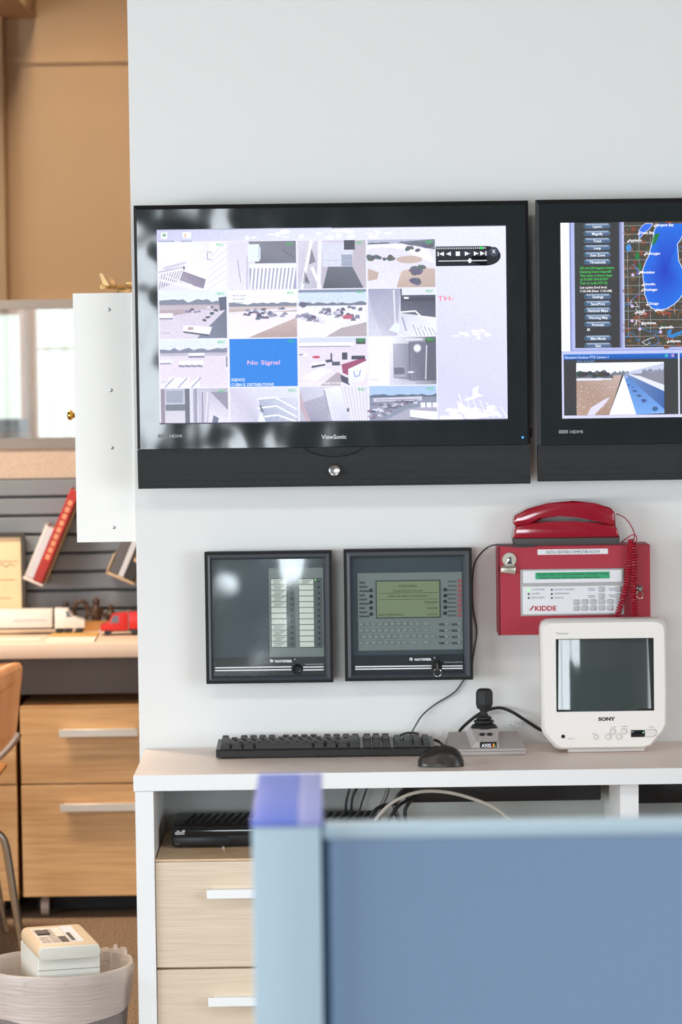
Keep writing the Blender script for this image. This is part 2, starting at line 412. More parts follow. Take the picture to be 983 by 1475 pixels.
# ------------------------------------------------------------------ white desk along the wall
DX, DYF, DZ = -0.378, -0.415, 0.73
DXR = 2.0
desk = thing('desk', 'long white desk with warm beige worktop fixed along the white wall', 'desk', (0.2, -0.2, 0))
top = MB().box(DX, DYF+0.002, DZ-0.030, DXR, -0.003, DZ).build('worktop', 'warm_laminate', desk, 'warm beige laminate worktop')
MB().box(DX-0.001, DYF, DZ-0.0305, DXR, DYF+0.002, DZ+0.0003).build('edge_band', 'white_laminate', top, 'white front edge')
lw = 0.0375
MB().box(DX+0.002, DYF+0.001, 0, DX+lw, -0.002, DZ-0.0315).build('side_panel', 'white_laminate', desk)
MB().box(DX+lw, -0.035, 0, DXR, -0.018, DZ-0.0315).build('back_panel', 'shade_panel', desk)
dv = RC(894, 1140, 920.5, 1180, DYF+0.03)
MB().box(dv[0], DYF+0.03, 0, dv[2], -0.035, DZ-0.0315).build('divider_panel', 'white_laminate', desk)
rz0 = U(700, 1151, -0.12).z
rx1 = U(864, 1140, -0.12).x
solo(MB().rbox(U(584, 1140, -0.12).x, -0.16, rz0, rx1, -0.04, DZ-0.0335, 0.004), 'cable_tray', 'black_plastic', 'long black cable tray under the desk left of the divider', 'cable tray')
solo(MB().rbox(dv[2]+0.004, -0.16, rz0-0.008, DXR-0.3, -0.04, DZ-0.0335, 0.004), 'cable_tray', 'black_plastic', 'black cable tray under the desk right of the divider', 'cable tray')

# ------------------------------------------------------------------ drawer pedestal under the desk
def pedestal(name, label, x0, x1, yf, z0, z1, splits, depth, mbody, mfront, mhandle, hw, htop, hh, casters, group=None, toplip=0.004):
    t = thing(name, label, 'cabinet', ((x0+x1)/2, yf+depth/2, 0), group)
    MB().box(x0+0.002, yf+0.019, z0, x1-0.002, yf+depth, z1).build('body', mbody, t)
    MB().box(x0, yf, z1-toplip+0.0002, x1, yf+0.019, z1+0.0002).build('top_lip', mbody, t)
    zs = [z1-toplip-0.001]+splits+[z0]
    for i in range(len(zs)-1):
        a = zs[i]-(0.0022 if i else 0); b = zs[i+1]+0.0022
        d = MB().rbox(x0, yf, b, x1, yf+0.018, a, 0.0012, 1).build('drawer', mfront, t)
        cx = (x0+x1)/2; zt = a-htop[min(i, len(htop)-1)]
        h = MB().rbox(cx-hw/2, yf-0.026, zt-hh, cx+hw/2, yf-0.020, zt, 0.0012, 1)
        h.box(cx-hw/2+0.01, yf-0.022, zt-0.004, cx+hw/2-0.01, yf+0.001, zt-0.001)
        h.build('handle', mhandle, d)
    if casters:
        MB().box(x0+0.03, yf+0.10, 0.012, x1-0.03, yf+depth-0.1, z0).build('shade_block', 'black_matte', t)  # black block added to stand in for the deep shade under the pedestal
        for sx in (x0+0.055, x1-0.055):
            for sy in (yf+0.06, yf+depth-0.07):
                c = MB().cyl((sx-0.011, sy, 0.0255), (1, 0, 0), 0.0255, 0.0255, 0.022, 16)
                c.cyl((sx, sy, 0.028), (0, 0, 1), 0.008, 0.008, z0-0.027, 10)
                c.build('caster', 'caster_grey', t)
    return t
mat('caster_grey', (170, 150, 135), rough=0.35)
PY = DYF+0.008
r1 = RC(226, 1237, 528, 1540, PY)
zsp = [U(377, 1393.5, PY).z]
pz1 = U(300, 1237.5, PY).z
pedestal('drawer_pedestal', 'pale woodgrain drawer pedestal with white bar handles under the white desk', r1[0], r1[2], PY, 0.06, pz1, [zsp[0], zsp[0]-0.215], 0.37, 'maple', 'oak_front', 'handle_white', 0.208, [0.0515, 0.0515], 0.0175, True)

# ------------------------------------------------------------------ recorder box on the pedestal
bx = U(247, 1212, -0.33)
dvr = thing('recorder_box', 'black video recorder box with ribbed top on the drawer pedestal', 'recorder', (0, -0.2, pz1))
yF = UZ(300, 1222, pz1).y; bx = U(247, 1205, yF); d0, d1 = bx.x, bx.x+0.42
dz0 = pz1+0.004; dz1 = U(300, 1190, yF).z; yB = min(-0.045, UZ(400, 1168.5, dz1).y)
MB().rbox(d0, yF+0.004, dz0, d1, yB, dz1, 0.006).build('case', 'black_plastic', dvr)
mid = dz0+(dz1-dz0)*0.48
mat('black_gloss', (20, 23, 27), rough=0.12, spec=0.6)
MB().rbox(d0+0.002, yF, mid+0.001, d1-0.002, yF+0.02, dz1-0.004, 0.004).build('upper_front', 'black_gloss', dvr)
MB().rbox(d0+0.002, yF+0.001, dz0+0.001, d0+0.115, yF+0.02, mid-0.0005, 0.002).build('door_flap', 'black_plastic', dvr)
for k in range(24):
    x = d0+0.02+k*0.0155
    m = MB(); m.add([(x, yF+0.03, dz1), (x+0.006, yF+0.03, dz1), (x+0.024, yB-0.03, dz1), (x+0.018, yB-0.03, dz1),
                     (x, yF+0.03, dz1+0.0018), (x+0.006, yF+0.03, dz1+0.0018), (x+0.024, yB-0.03, dz1+0.0018), (x+0.018, yB-0.03, dz1+0.0018)],
                    [(0,3,2,1),(4,5,6,7),(0,1,5,4),(1,2,6,5),(2,3,7,6),(3,0,4,7)])
    m.build('vent_rib', 'black_matte', dvr)
MB().cyl((d0+0.103, yF-0.002, mid-0.022), (0, 1, 0), 0.003, 0.003, 0.004, 12).build('button', 'chrome', dvr)
for sx in (d0+0.03, d1-0.03):
    for sy in (yF+0.04, yB-0.04): MB().cyl((sx, sy, pz1+0.0004), (0, 0, 1), 0.009, 0.009, 0.005, 12).build('foot', 'black_matte', dvr)
pm = MB(); f = FR(pm, (d0, dz0, d1, dz1), yF-0.0004)
f.text('dish', 0.016, 0.40, 0.0085, (225, 230, 235), 1, bold=0.03, italic=0.15)
f.ell(0.060, 0.22, 0.006, 0.05, (225, 230, 235), 1)
f.text('DVR', 0.018, 0.90, 0.003, (150, 155, 160), 1)
pm.build('lettering', 'print_ink', dvr, kind='stuff')

# ------------------------------------------------------------------ low partition in the foreground
mat('part_frame', (172, 193, 206), rough=0.45, spec=0.4)
mat('part_fabric', (136, 160, 190), rough=0.95, spec=0.1, var=0.10, vscale=500, bump=0.25, bscale=900)
mat('part_shadow', (84, 112, 138), rough=0.7)  # shadow between post and fabric, put into the colour
mat('part_cap', (98, 118, 214), rough=0.35, spec=0.5)
mat('part_cap_pale', (142, 148, 210), rough=0.35, spec=0.5)
PZ, PF, PB = 1.0735, -3.29, -2.92
cp = RC(364.5, 1200, 464.5, 1400, PF)
part = thing('cubicle_partition', 'low blue fabric office partition with pale blue frame in the foreground', 'partition', (0.3, PF, 0))
MB().rbox(cp[0], PF, 0, cp[2]-0.001, PF+0.03, PZ-0.0042, 0.003).build('end_post', 'part_frame', part)
MB().box(cp[0]+0.004, PF+0.03, 0.02, cp[2]-0.006, PB, PZ-0.0045).build('return_panel', 'part_fabric', part)
capo = MB().rbox(cp[0]-0.001, PF+0.0002, PZ-0.004, cp[2]-0.024, PB, PZ, 0.0015).build('return_cap', 'part_cap', part, 'periwinkle blue cap strip')
MB().rbox(cp[2]-0.024, PF+0.0002, PZ-0.004, cp[2]+0.001, PB, PZ, 0.0015).build('cap_edging', 'part_cap_pale', capo, 'pale lavender edge of the cap')
XR = 1.6
cz = U(700, 1206, PF+0.02).z
MB().box(cp[2]+0.009, PF+0.022, 0.12, XR, PF+0.046, cz).build('fabric_panel', 'part_fabric', part, 'blue woven fabric panel')
MB().box(cp[2]-0.001, PF+0.030, 0.02, cp[2]+0.009, PF+0.044, cz).build('shadow_strip', 'part_shadow', part)  # strip coloured dark as the shadow line beside the end post
MB().rbox(cp[2]+0.001, PF+0.016, cz, XR, PF+0.052, PZ-0.006, 0.004).build('top_rail', 'part_frame', part)
MB().box(cp[2]+0.009, PF+0.018, 0.0, XR, PF+0.050, 0.12).build('base_rail', 'part_frame', part)
MB().box(XR, PF+0.01, 0.0, XR+0.05, PF+0.058, PZ).build('far_post', 'part_frame', part)
# ------------------------------------------------------------------ wall-mounted televisions
def gloss_black(name, base, rough, wave, wscale):
    m = mat(name, base, rough=rough, spec=0.7, bump=wave, bscale=wscale); return m
gloss_black('piano_black', (22, 28, 32), 0.09, 0.9, 4.5)
mat('bezel_side', (16, 15, 16), rough=0.45)
mat('grille_black', (34, 37, 40), rough=0.5, spec=0.4); dots_bump(MATS['grille_black'], 330, 0.8)
mat('silver_button', (205, 205, 205), rough=0.22, metal=1.0)
mat('led_blue', (40, 120, 255), emit=(60, 140, 255), estr=2.0)
TY = -0.10
def tv(label, outer, scr, grille_top, paint):
    t = thing('television', label, 'television', ((outer[0]+outer[2])/2, -0.002, outer[1]), 'wall televisions')
    x0, z0, x1, z1 = outer
    MB().rbox(x0+0.004, TY+0.014, z0+0.004, x1-0.004, TY+0.045, z1-0.003, 0.006).build('housing', 'bezel_side', t)
    MB().rbox(x0+0.10, TY+0.045, z0+0.06, x1-0.10, -0.03, z1-0.05, 0.01).build('rear_hump', 'bezel_side', t)
    MB().box((x0+x1)/2-0.13, -0.03, (z0+z1)/2-0.12, (x0+x1)/2+0.13, -0.001, (z0+z1)/2+0.12).build('wall_mount', 'black_matte', t)
    # bezel: sloped outer rim then a flat glossy frame, cut out for the screen
    e = 0.009
    def ring(a, ya, b, yb):
        A = [(a[0], ya, a[1]), (a[2], ya, a[1]), (a[2], ya, a[3]), (a[0], ya, a[3])]; B = [(b[0], yb, b[1]), (b[2], yb, b[1]), (b[2], yb, b[3]), (b[0], yb, b[3])]
        return A+B, [(i, (i+1) % 4, 4+(i+1) % 4, 4+i) for i in range(4)]
    up = (x0, grille_top, x1, z1)
    rim = MB(); o2 = (x0+e*0.7, grille_top, x1-e*0.7, z1-e)
    v, f = ring(up, TY+0.016, up, TY+0.006); rim.add(v, f)
    v, f = ring(up, TY+0.006, (x0+e*0.7, grille_top+0.0003, x1-e*0.7, z1-e), TY); rim.add(v, f)
    rim.build('outer_rim', 'bezel_side', t)
    bz = MB(); v, f = ring(o2, TY, scr, TY); bz.add(v, f)
    v, f = ring(scr, TY, scr, TY+0.006); bz.add(v, f)
    bezel = bz.build('bezel', 'piano_black', t)
    # grille below, leaning back a little towards its foot
    g = MB(); pr = []
    for k in range(7):
        q = k/6; pr.append((TY+0.001+0.012*q*q, grille_top-0.0015-(grille_top-0.0015-z0)*q))
    pts = [(x0, y, z) for y, z in pr]+[(x1, y, z) for y, z in pr]
    g.add(pts, [(k, k+1, 8+k, 7+k) for k in range(6)], True)
    g.add([(x0, pr[0][0], pr[0][1]), (x1, pr[0][0], pr[0][1]), (x1, TY+0.03, pr[0][1]), (x0, TY+0.03, pr[0][1])], [(0, 1, 2, 3)])
    g.add([(x0, pr[6][0], z0), (x1, pr[6][0], z0), (x1, TY+0.03, z0), (x0, TY+0.03, z0)], [(3, 2, 1, 0)])
    for xs in (x0, x1):
        g.add([(xs, y, z) for y, z in pr]+[(xs, TY+0.03, z) for y, z in pr], [(k, k+1, 8+k, 7+k) for k in range(6)])
    gr = g.build('speaker_grille', 'grille_black', t)
    cx = (x0+x1)/2
    arc = [(cx+0.078*math.cos(a), TY-0.0003, grille_top+0.028-0.048*math.sin(a)) for a in [math.pi*(0.20+0.60*i/16) for i in range(17)]]
    arc = [p for p in arc if p[2] < grille_top]
    MB().tube(arc, 0.0008, 6).build('logo_arc', 'bezel_side', gr)
    MB().lathe((cx, TY+0.006, z0+0.033), (0, -1, 0), [(0, 0.0125), (0.007, 0.0125), (0.0095, 0.0105), (0.0085, 0.008)], 28).build('power_button', 'silver_button', gr, 'round silver button')
    pr_ = MB(); fr = FR(pr_, (x0, z0, x1, z1), TY-0.0006)
    bzv = (z1-grille_top)/(z1-z0)
    fr.text('ViewSonic', 0.5, bzv-0.028, 0.0085, (225, 228, 230), 1, 'c', bold=0.012)
    fr.text('HDMI', 0.082, bzv-0.040, 0.0060, (150, 160, 165), 1, bold=0.03, wide=1.25)
    for k, w in enumerate(('DIGITAL', 'DVB')):
        pass
    fr.rect(0.053, bzv-0.052, 0.077, bzv-0.040, (120, 128, 132), 1)
    pr_.build('lettering', 'print_ink', bezel, kind='stuff')
    MB().cyl((x1-0.016, TY+0.0008, grille_top+0.014), (0, -1, 0), 0.0022, 0.0022, 0.002, 10).build('power_light', 'led_blue', bezel)
    MB().box(x1-0.001, TY+0.035, grille_top+0.012, x1+0.0045, TY+0.044, grille_top+0.032).build('side_latch', 'black_matte', t)
    sc = MB(); F_ = FR(sc, scr, TY+0.0035)
    paint(F_, t)
    sc.build('screen', 'screen_light', t)
    return t

WHT = (250, 250, 255)
def bars(f, a, b, c, d, n, w, col, l=3):      # n lines sweeping from segment a-b to c-d
    for k in range(n):
        q = k/(n-1); f.line([(a[0]+(b[0]-a[0])*q, a[1]+(b[1]-a[1])*q), (c[0]+(d[0]-c[0])*q, c[1]+(d[1]-c[1])*q)], w, col, l)
def cars(f, u0, v0, u1, v1, n, seed, sz=1.0):
    rnd = random.Random(seed)
    for k in range(n):
        q = rnd.random(); u = u0+(u1-u0)*q+rnd.uniform(-.04, .04); v = v0+(v1-v0)*q+rnd.uniform(-.05, .05)
        c = rnd.choice([(96, 98, 122), (70, 74, 100), (130, 130, 152), (150, 148, 170), (120, 96, 120), (220, 220, 240)])
        f.poly([(u-.03*sz, v), (u-.012*sz, v-.03*sz), (u+.018*sz, v-.03*sz), (u+.034*sz, v), (u+.03*sz, v+.02*sz), (u-.028*sz, v+.02*sz)], c, 4)
def tree(f, u, v, r, seed=0, col=(84, 88, 98)):
    rnd = random.Random(seed)
    for k in range(5):
        f.ell(u+rnd.uniform(-.6, .6)*r, v+rnd.uniform(-.4, .3)*r, r*.6, r*.6, tuple(c+rnd.randint(-10, 22) for c in col), 4, 9, 0.2)
def treeline(f, v, h, seed, col=(128, 130, 150), u0=0, u1=1):
    rnd = random.Random(seed); n = 14; pts = [(u0, v)]
    pts += [(u0+(u1-u0)*k/n, v-h*(0.4+0.6*rnd.random())) for k in range(n+1)]; pts += [(u1, v)]
    f.poly(pts[::-1], col, 2)
def sky_ground(f, vh, sky, ground):
    f.rect(0, 0, 1, vh, sky, 1); f.poly([(0, vh), (0, 1), (1, 1), (1, vh)], [ground, tuple(min(255, g+8) for g in ground), tuple(min(255, g+4) for g in ground), ground], 1)
def feed0(f):
    f.poly([(0, 0), (0, 1), (1, 1), (1, 0)], [(250, 250, 255), (226, 220, 236), (238, 236, 248), (226, 224, 242)], 1)
    f.poly([(.05, .52), (.4, .40), (.42, .44), (.1, .58)], (205, 200, 220), 2)
    f.poly([(.36, .60), (.70, .78), (.66, .97), (.30, .82)], [(140, 130, 152), (124, 116, 138), (136, 126, 150), (160, 150, 170)], 2)
    bars(f, (.05, .66), (.34, .58), (0, .98), (.26, .82), 8, .0014, (128, 122, 146))
    f.line([(0, .62), (.36, .52)], .002, (160, 156, 178), 3); f.line([(.02, .78), (.64, 1)], .003, WHT, 4); f.line([(.1, .70), (.5, .9)], .002, WHT, 4)
    f.poly([(.76, 0), (.68, 1), (1, 1), (1, 0)], (246, 245, 255), 2)
    bars(f, (.78, .3), (.72, 1), (1, .02), (1, .75), 6, .0012, (200, 196, 222))
    f.rect(.72, .20, .79, .38, (170, 168, 190), 3); f.rect(.735, .22, .785, .36, (240, 240, 250), 4)
    f.rect(.36, .5, .39, .57, (110, 106, 128), 4)
def feed1(f):
    f.poly([(0, 0), (0, 1), (1, 1), (1, 0)], [(222, 216, 236), (232, 228, 244), (226, 224, 240), (226, 222, 238)], 1)
    f.poly([(.30, 0), (.40, .46), (1, .46), (1, 0)], [(120, 120, 134), (96, 98, 112), (110, 112, 126), (108, 106, 120)], 2)
    f.rect(.29, .06, .46, .42, (228, 240, 246), 3); f.rect(.44, .12, .48, .38, (202, 214, 224), 4)
    f.rect(.31, .48, 1, .56, (244, 244, 254), 3); f.rect(.31, .56, 1, 1, (158, 158, 186), 3)
    bars(f, (.36, .56), (.98, .56), (.33, 1), (.93, 1), 12, .0045, (244, 244, 255), 4)
    f.line([(.14, .40), (.18, .85)], .0015, (150, 146, 170), 3); f.line([(.28, .3), (.27, 1)], .002, (180, 176, 200), 3)
    f.line([(.80, .18), (.98, .36)], .001, (60, 60, 72), 4)
def feed2(f):
    f.poly([(0, 0), (0, 1), (1, 1), (1, 0)], [(216, 210, 228), (196, 192, 212), (150, 140, 152), (196, 190, 206)], 1)
    f.rect(.36, .05, .82, .55, (214, 216, 234), 2)
    f.poly([(.44, .55), (.36, 1), (.96, 1), (.80, .55)], [(92, 98, 110), (70, 74, 84), (84, 86, 98), (96, 100, 112)], 3)
    f.rect(.68, 0, .84, .20, (62, 62, 74), 4); f.rect(.64, .30, .80, .54, (150, 158, 180), 3)
    f.poly([(.82, 0), (.80, .55), (.96, 1), (1, 1), (1, 0)], (188, 178, 190), 3)
    f.line([(.05, 1), (.20, .0)], .006, WHT, 4); f.line([(.30, 1), (.33, 0)], .008, (236, 236, 250), 5); f.line([(.20, .55), (.33, 1)], .006, WHT, 4)
    f.poly([(.20, .16), (.16, .50), (.26, .44)], (120, 120, 136), 4); f.poly([(.10, .62), (.06, .9), (.17, .9)], (96, 96, 112), 4)
    f.line([(.36, .42), (.82, .42)], .001, (176, 180, 202), 4)
def feed3(f):
    sky_ground(f, .12, (176, 180, 206), (226, 222, 236)); treeline(f, .13, .1, 3, (92, 98, 110)); f.poly([(.5, .05), (.72, .14), (1, .22), (1, 0)], (104, 110, 122), 2)
    f.poly([(0, .10), (.5, .08), (.9, .22), (1, .5), (.8, .42), (.5, .20), (.2, .16), (0, .2)], (244, 242, 252), 3)
    f.ell(.62, .42, .20, .08, (196, 172, 160), 3); f.poly([(.42, 1), (.50, .66), (.74, .58), (1, .62), (1, 1)], [(190, 166, 152), (206, 182, 170), (200, 178, 168), (196, 172, 162), (184, 160, 150)], 3)
    f.poly([(0, .60), (0, .86), (.14, .82), (.16, .68)], (190, 166, 152), 3)
    for u, v, r, s_ in ((.06, .38, .075, 1), (.14, .36, .06, 2), (.36, .38, .075, 3), (.26, .41, .04, 4), (.58, .20, .06, 5), (.64, .18, .05, 6), (.76, .24, .05, 7), (.73, .66, .11, 8), (.80, .60, .07, 9), (.69, .88, .10, 10), (.88, .16, .06, 11), (.95, .12, .06, 12)): tree(f, u, v, r, s_)
def feed4(f):
    sky_ground(f, .26, (226, 236, 252), (214, 204, 222)); treeline(f, .30, .14, 5, (120, 122, 142)); f.rect(0, .28, 1, .40, (190, 176, 186), 2)
    f.poly([(0, .40), (0, .55), (.45, .46), (.35, .38)], (176, 156, 162), 3); f.rect(0, .46, .20, .56, (244, 244, 255), 4); f.rect(0, .56, .20, .59, (130, 126, 148), 4)
    f.poly([(.88, .14), (.90, .42), (1, .40), (1, .12)], (84, 88, 108), 4)
    f.poly([(1, .38), (.55, 1), (1, 1)], [(96, 100, 120), (120, 126, 148), (104, 108, 130)], 3)
    for k in range(4): tree(f, .66+.06*k, .62-.07*k, .035, 20+k, (72, 74, 90))
    f.poly([(.36, .72), (.34, .84), (.74, .92), (.78, .76)], (248, 248, 255), 4); f.poly([(.34, .84), (.36, .88), (.72, .96), (.74, .92)], (84, 84, 104), 4); f.rect(.42, .76, .50, .82, (176, 150, 160), 5)
    cars(f, .4, .42, .85, .36, 9, 4, .9)
def feed5(f):
    sky_ground(f, .30, (250, 252, 255), (240, 232, 242)); treeline(f, .34, .10, 6, (116, 122, 142)); f.rect(0, .33, 1, .46, (190, 172, 170), 2); f.rect(0, .36, 1, .38, (214, 196, 190), 3)
    f.poly([(0, .46), (0, .52), (1, .42), (1, .36)], (236, 228, 238), 3)
    cars(f, .24, .48, .84, .40, 22, 8); cars(f, .42, .56, .90, .50, 16, 9, 1.2)
    f.poly([(.28, 1), (1, .58), (1, 1)], [(176, 150, 148), (196, 172, 168), (168, 144, 142)], 3)
    for k in range(3): f.text('FRI 07-24-09', .06, .12+k*.075, .0028, (120, 134, 156), 4, bold=.02, wide=1.3-.15*k)
def feed6(f):
    sky_ground(f, .28, (206, 222, 246), (238, 236, 248)); treeline(f, .34, .10, 7, (104, 110, 130)); tree(f, .09, .32, .07, 4, (88, 94, 112)); f.rect(0, 0, 1, .06, (120, 132, 160), 2)
    cars(f, .02, .55, .30, .66, 16, 11, 1.4); cars(f, .32, .44, .86, .62, 34, 12, 1.2); cars(f, .52, .40, .96, .40, 12, 13)
    f.poly([(.64, .58), (.70, .53), (.80, .56), (.78, .63), (.66, .63)], (190, 84, 110), 5)
    f.poly([(.40, 1), (.62, .82), (1, .70), (1, 1)], (176, 162, 170), 3)
    f.line([(.58, .18), (.58, .34)], .0008, (120, 120, 140), 4)
def feed7(f):
    f.poly([(0, 0), (0, 1), (1, 1), (1, 0)], [(170, 174, 200), (210, 210, 230), (246, 246, 255), (226, 228, 244)], 1)
    f.poly([(0, 0), (.06, .5), (.20, 1), (.42, 1), (.48, 0)], [(150, 152, 178), (180, 180, 204), (206, 204, 224), (190, 188, 210), (158, 160, 186)], 2)
    f.poly([(.48, 0), (.48, .52), (1, .62), (1, .08)], [(60, 62, 78), (94, 96, 112), (86, 88, 104), (52, 54, 68)], 2); f.rect(.50, .0, 1, .14, (226, 230, 246), 3); f.rect(.50, .20, 1, .27, (56, 56, 70), 3)
    f.rect(.53, .18, .6, .22, WHT, 4); f.line([(.48, .5), (.70, .48), (.78, .6), (1, .66)], .003, WHT, 4)
    f.line([(.38, .02), (.40, .9)], .003, (232, 232, 246), 4); f.poly([(.30, .88), (.40, .70), (.48, .78), (.44, .95)], (230, 240, 252), 5)
    bars(f, (.66, .76), (.94, .84), (.72, 1), (1, 1), 6, .0014, (132, 140, 170), 5)
    f.line([(.64, .72), (.90, .96)], .003, (236, 240, 255), 5); f.line([(.5, .6), (.56, .9)], .003, (150, 156, 186), 4)
def feed8(f):
    sky_ground(f, .20, (224, 232, 250), (226, 214, 230)); treeline(f, .28, .12, 9, (118, 122, 146)); f.rect(0, .27, 1, .34, (186, 180, 200), 2)
    f.rect(.42, .28, .66, .38, (242, 242, 255), 4); f.rect(.42, .34, .66, .38, (120, 120, 146), 5)
    for k in range(4): f.poly([(.28+.09*k, .44), (.27+.09*k, .52), (.36+.09*k, .54), (.38+.09*k, .44)], (246, 246, 255), 5); f.poly([(.27+.09*k, .52), (.28+.09*k, .57), (.36+.09*k, .58), (.36+.09*k, .54)], (128, 128, 156), 5)
    f.rect(0, .42, .18, .48, (240, 240, 252), 4); f.rect(0, .48, .16, .51, (140, 140, 164), 4)
    for k in range(3): f.poly([(-.0+.2*k, .96), (.16+.2*k, .78), (.32+.12*k, .80), (.20+.2*k, 1), (.02+.2*k, 1)], (244, 246, 255), 4)
    for k in range(3): f.line([(.06+.2*k, 1), (.20+.2*k, .80)], .003, (170, 168, 196), 5)
    f.rect(.98, .36, 1, .58, (110, 110, 136), 4)
def feed9(f):
    f.rect(0, 0, 1, 1, (46, 132, 226), 1)
    f.text('No Signal', .5, .54, .0085, (240, 190, 226), 4, 'c', bold=.012, wide=1.45)
    f.text('S2[HO]', .02, .88, .0055, (236, 244, 255), 4, bold=.015, wide=1.1); f.text('C1[BN E. DISTRIBUTION]', .02, .985, .0055, (236, 244, 255), 4, bold=.015, maxw=.62*f.w)
def feed10(f):
    sky_ground(f, .08, (206, 214, 238), (228, 218, 234)); f.rect(0, .1, .8, .17, (246, 246, 255), 3); f.rect(0, .17, .76, .19, (140, 140, 166), 3)
    f.rect(.0, .33, .06, .36, (110, 110, 134), 4)
    f.ell(.25, .40, .06, .03, (200, 70, 100), 4); f.ell(.08, .35, .06, .03, WHT, 4)
    f.poly([(.17, .53), (.18, .62), (.38, .57), (.37, .50)], (248, 248, 255), 4); f.poly([(.18, .58), (.18, .63), (.38, .58), (.38, .54)], (72, 72, 92), 5)
    f.rect(.46, .32, .485, .46, (70, 70, 92), 4); f.poly([(.38, .46), (.40, .52), (.50, .50), (.48, .45)], (60, 62, 84), 4); f.rect(.63, .31, .71, .46, (58, 62, 76), 4); f.rect(.48, .50, .60, .58, (72, 72, 94), 4)
    f.poly([(.05, .80), (.30, .62), (.48, .68), (.22, .92)], (244, 240, 250), 3); f.poly([(.30, 1), (.56, .72), (.66, .80), (.60, 1)], (176, 160, 172), 3)
    f.poly([(.62, .56), (.64, .74), (.74, .80), (1, .50), (.96, .42)], (150, 62, 96), 4); f.poly([(.72, .66), (.72, .96), (.94, .92), (1, .72), (1, .48)], [(246, 246, 255), (226, 230, 246), (236, 236, 250), (246, 246, 255), (250, 250, 255)], 5)
    f.poly([(.60, .78), (.62, .92), (.74, 1), (.72, .84)], (62, 62, 84), 4); f.rect(.77, .38, .97, .46, (56, 56, 74), 4)
    f.line([(.80, .70), (.82, .82), (.88, .80), (.90, .68)], .002, (120, 150, 210), 6)
    f.rect(.84, .02, .98, .14, (64, 74, 66), 3)
    f.text('S2[HO]', .03, .86, .004, (246, 246, 255), 6, bold=.01); f.text('C1[BN E. DISTRIBUTION]', .03, .97, .004, (250, 250, 255), 6, bold=.012, maxw=.6*f.w)
def feed11(f):
    f.poly([(0, 0), (0, 1), (.36, 1), (.36, 0)], (252, 252, 255), 1)
    f.poly([(.30, 0), (.30, 1), (1, 1), (1, 0)], [(246, 246, 255), (214, 214, 230), (120, 122, 140), (92, 92, 108)], 2)
    f.poly([(.36, .14), (.36, .86), (.60, .9), (.60, .14)], [(178, 178, 198), (150, 150, 170), (120, 120, 138), (128, 128, 146)], 3)
    f.poly([(.60, .10), (.60, .92), (.84, .92), (.86, .10)], [(112, 112, 130), (126, 126, 144), (92, 92, 108), (100, 100, 118)], 3)
    f.poly([(.86, .10), (.84, .92), (1, .92), (1, .05)], (82, 82, 98), 3)
    f.circ(.72, .24, .006, WHT, 5); f.ell(.72, .24, .06, .09, (190, 190, 210), 4); f.rect(.54, .04, .80, .07, (230, 230, 245), 4); f.line([(.86, .18), (.84, .9)], .0025, (206, 206, 222), 4)
    f.rect(.36, .62, .54, .84, (160, 160, 180), 4); f.rect(.37, .64, .53, .78, (100, 100, 116), 5); f.ell(.62, .74, .05, .02, (232, 232, 248), 5); f.line([(.60, .1), (.60, .9)], .0012, (70, 70, 84), 4)
    f.rect(.84, .02, .98, .12, (60, 78, 60), 4)
    f.text('S2[HO]', .02, .90, .0036, (150, 150, 170), 6); f.text('C12[GENERATOR CAGE]', .02, .985, .0042, (228, 228, 246), 6, maxw=.66*f.w)
def feed12(f):
    f.poly([(0, 0), (0, 1), (1, 1), (1, 0)], [(206, 206, 224), (214, 206, 222), (232, 226, 240), (176, 172, 194)], 1)
    f.poly([(.0, 0), (.07, 1), (.36, 1), (.36, 0)], [(186, 188, 208), (214, 206, 220), (220, 212, 226), (176, 178, 200)], 2); f.rect(.07, .44, .36, .62, (104, 112, 124), 4); f.rect(.08, .06, .33, .40, (150, 156, 176), 3); f.rect(0, 0, .06, 1, (140, 128, 142), 4)
    f.rect(.36, 0, .43, 1, (92, 94, 110), 4); f.rect(.43, 0, .50, 1, (220, 218, 236), 4); f.rect(.48, 0, .54, 1, (150, 146, 168), 4)
    f.poly([(.56, .06), (.56, 1), (.70, 1), (.74, .06)], (196, 190, 212), 3); f.line([(.62, .1), (.62, 1)], .002, (120, 116, 140), 4); f.line([(.70, .1), (.66, 1)], .002, (240, 238, 252), 4)
    f.poly([(.74, .1), (1, .62), (1, .1)], (140, 134, 158), 4); f.poly([(.76, .96), (.78, .76), (.86, .84), (.84, 1)], (96, 104, 130), 5)
def feed13(f):
    f.poly([(0, 0), (0, 1), (1, 1), (1, 0)], [(214, 210, 232), (226, 222, 240), (214, 216, 236), (222, 228, 244)], 1)
    f.poly([(0, 0), (0, 1), (.42, 1), (.36, 0)], [(206, 200, 224), (222, 216, 236), (196, 192, 216), (226, 222, 240)], 2)
    f.poly([(.42, .32), (.46, 1), (1, 1), (1, .28)], [(170, 178, 202), (150, 160, 188), (190, 196, 218), (214, 218, 236)], 2)
    for p in ([(.40, .32), (.66, .28), (.98, .62)], [(.40, .58), (.68, .52), (.98, .84)], [(.5, .82), (.70, .78), (.98, .98)]): f.line(p, .0032, WHT, 5)
    f.line([(.44, .5), (.48, .7)], .004, (96, 100, 120), 5); f.poly([(.40, .96), (.46, .66), (.52, .98)], (236, 236, 250), 5); bars(f, (.50, .8), (.98, .9), (.48, 1), (.94, 1), 6, .001, (132, 140, 170), 4)
